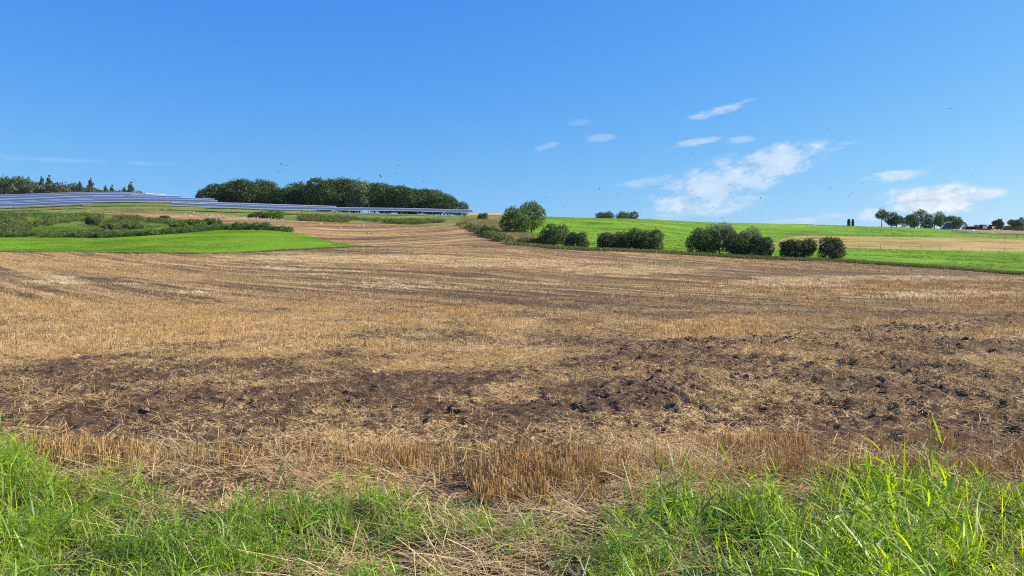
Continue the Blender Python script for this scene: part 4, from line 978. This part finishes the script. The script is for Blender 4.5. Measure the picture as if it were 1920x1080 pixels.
ground_birds = [(349, 407), (364, 404), (358, 409), (372, 405), (376, 409), (382, 408), (387, 408.5), (391, 406), (394, 412), (400, 410), (396, 407), (406, 409), (417, 408), (410, 411), (432, 409), (437, 409.7), (444, 411), (441, 415), (428, 415), (457, 413),
                (466, 414), (470, 416), (477, 414), (481, 415), (484, 413.5), (489, 413.5), (497, 415), (502, 415), (508, 414), (517, 415), (505, 418), (537, 420), (547, 419), (526, 417), (570, 420.5), (601, 425), (673, 430), (681, 429), (683, 433), (657, 433), (637, 434), (689, 443), (680, 449), (420, 413), (452, 416), (369, 411)]
ground_birds.sort(); seen = {}
def nth(key):
    seen[key] = seen.get(key, -1) + 1; return ORD[seen[key]]
for i, (px, py) in enumerate(ground_birds):
    x, y, z = ground_at(px, py, 100, 300)
    o = link(bpy.data.objects.new("stork", ST[(i * 7) % 3])); o.location = (x, y, z); o.rotation_euler = (0, 0, random.uniform(0, 6.28)); o.scale = (random.uniform(.85, 1.1),) * 3
    if px < 425: tag(o, f"{nth(0)} white stork from the left on the bare soil below the solar panels", "stork", "storks on the bare soil")
    elif px < 530: tag(o, f"{nth(1)} white stork from the left along the strip above the meadow's crest", "stork", "storks above the meadow")
    else: tag(o, f"{nth(2)} white stork from the left among those on the tan hillside field", "stork", "storks on the hillside field")
def flyer(dih, sweep):
    """soaring bird, wings spread, one body"""
    m = MB(); sec = []
    for s, ch, t in ((-1, .10, .2), (-.72, .30, .10), (-.35, .36, .03), (0, .40, 0), (.35, .36, .03), (.72, .30, .10), (1, .10, .2)):
        xx = s * 1.0; zz = abs(s) ** 1.4 * dih; yy = -abs(s) * sweep; sec.append([(xx, yy + ch * .5, zz), (xx, yy, zz + .035), (xx, yy - ch * .5, zz), (xx, yy, zz - .02)])
    vs_ = [p for q in sec for p in q]; fs = []
    for i in range(6):
        for k in range(4): fs.append((i * 4 + k, i * 4 + (k + 1) % 4, i * 4 + 4 + (k + 1) % 4, i * 4 + 4 + k))
    fs += [(3, 2, 1, 0), (24, 25, 26, 27)]; m.add(vs_, fs, 1)
    m.tube([(0, .75, .02), (0, .5, .03), (0, .28, .02), (0, 0, 0), (0, -.3, 0), (0, -.52, 0), (0, -.8, -.01)], [.01, .035, .05, .11, .10, .07, .03], 7, 0)
    return m.mesh("bird", [M['stork'], M['black']], True)
FL = [flyer(.12, .05), flyer(.30, .12), flyer(-.12, .10), flyer(.5, .05)]
big = [(518, 300), (528, 308), (540, 312), (525, 322), (413, 320), (751, 311), (740, 326), (714, 330), (795, 340), (252, 338)]
zz = [(100, 270), (148, 323), (198, 325), (108, 352), (95, 362), (128, 369), (165, 374), (148, 377), (85, 417), (12, 430), (343, 353), (422, 366), (482, 385), (300, 428), (650, 324), (748, 243), (677, 346), (748, 373), (640, 400), (720, 436), (823, 430), (770, 397), (882, 380), (990, 400), (1010, 410), (1067, 407),
      (1133, 243), (1214, 239), (1117, 312), (1145, 347), (1038, 335), (1135, 374), (1238, 365), (1231, 153), (1659, 82), (1468, 274), (1558, 272), (1740, 317), (1312, 379), (1338, 366), (1350, 345), (1364, 373), (1303, 388), (1400, 408), (1485, 338), (1507, 408), (1725, 372), (1660, 362), (1818, 416), (1190, 430), (1002, 432),
      (990, 453), (930, 443), (910, 450), (856, 468), (780, 465), (1345, 392), (880, 352), (435, 428), (560, 405), (1058, 380), (1040, 432), (918, 447), (925, 437), (1042, 405), (1300, 395), (234, 395)]
small = [(900 + a / 1.882, 160 + b / 1.882) for a, b in zz]
big.sort(); small.sort()
for i, (px, py) in enumerate(big + small):
    Y = random.uniform(270, 340) if i < len(big) else random.uniform(360, 620)
    strong = i < len(big) or i % 4 == 0
    if not strong: Y *= 1.15
    Y = min(Y, 86 / ((HY - py) / FPX))
    o = link(bpy.data.objects.new("soaring_bird", FL[i % 4])); o.location = ((px - CX) / FPX * Y, Y, CAMH + (HY - py) / FPX * Y)
    o.rotation_euler = (random.uniform(-.25, .25), random.uniform(-.55, .55), random.uniform(0, 6.28))
    if i < len(big): tag(o, f"{nth(3)} soaring bird from the left in the sky around the round wood", "bird", "birds soaring over the wood")
    elif px < 1200: tag(o, f"{nth(4)} tiny bird from the left in the sky above the round bushes", "bird", "birds soaring over the bushes")
    elif px < 1580: tag(o, f"{nth(5)} tiny bird from the left in the sky around the large thin cloud", "bird", "birds soaring by the large cloud")
    else: tag(o, f"{nth(6)} tiny bird from the left in the sky above the farm", "bird", "birds soaring over the farm")
x, y, z = ground_at(420, 450, 110, 300)
o = link(bpy.data.objects.new("crow", ST[1])); o.location = (x, y, z); o.scale = (.45, .45, .45); o.data = ST[1].copy(); o.data.materials.clear(); o.data.materials.append(M['black']); o.data.polygons.foreach_set("material_index", [0] * len(o.data.polygons))
tag(o, "small black bird standing alone on the green meadow", "bird")
# white horse
hv = [(-.95, 0, 1.22), (-.55, 0, 1.30), (0, 0, 1.22), (.50, 0, 1.28), (.85, 0, 1.30), (1.15, 0, 1.02), (1.38, 0, .72), (1.52, 0, .45), (1.66, 0, .22)]
hr_ = [.17, .32, .33, .32, .22, .16, .13, .13, .08]; he = [(i, i + 1) for i in range(8)]
for s in (-1, 1):
    b = len(hv); hv += [(-.66, s * .17, .95), (-.54, s * .17, .72), (-.74, s * .17, .48), (-.70, s * .17, .10), (-.64, s * .17, .02)]; hr_ += [.18, .11, .065, .05, .07]; he += [(1, b), (b, b + 1), (b + 1, b + 2), (b + 2, b + 3), (b + 3, b + 4)]
    b = len(hv); hv += [(.55, s * .17, .90), (.56, s * .17, .52), (.54, s * .17, .10), (.58, s * .17, .02)]; hr_ += [.13, .07, .05, .065]; he += [(3, b), (b, b + 1), (b + 1, b + 2), (b + 2, b + 3)]
b = len(hv); hv += [(-1.12, 0, 1.05), (-1.18, 0, .55)]; hr_ += [.07, .05]; he += [(0, b), (b, b + 1)]
b = len(hv); hv += [(1.36, .07, .84), (1.32, .09, .95)]; hr_ += [.04, .015]; he += [(6, b), (b, b + 1)]
M['horse'] = plain("white_coat", (.78, .75, .70), .8, .2, var=.05)
hm = skin("horse", hv, he, hr_, [M['horse']], 2, 2)
x, y, z = ground_at(1825, 438.5, 200, 600)
o = link(bpy.data.objects.new("horse", hm)); o.location = (x, y, z); o.rotation_euler = (0, 0, R(208)); o.scale = (1.15,) * 3
tag(o, "white horse grazing in the dry paddock in front of the farm", "horse")

# ------------------------------------------------------------------ air
hz, t, out = new_mat("summer_haze"); q = NT(t); v = q.n('ShaderNodeVolumePrincipled'); v.inputs['Color'].default_value = (.80, .90, 1, 1); v.inputs['Density'].default_value = .00004
q.l(v.outputs[0], out.inputs['Volume'])
tag(MB().box(-760, 760, -660, 660, -6, 92).build("haze", hz), "thin summer haze over the whole valley", "haze", None, 'stuff')
SC.cycles.volume_bounces = 0
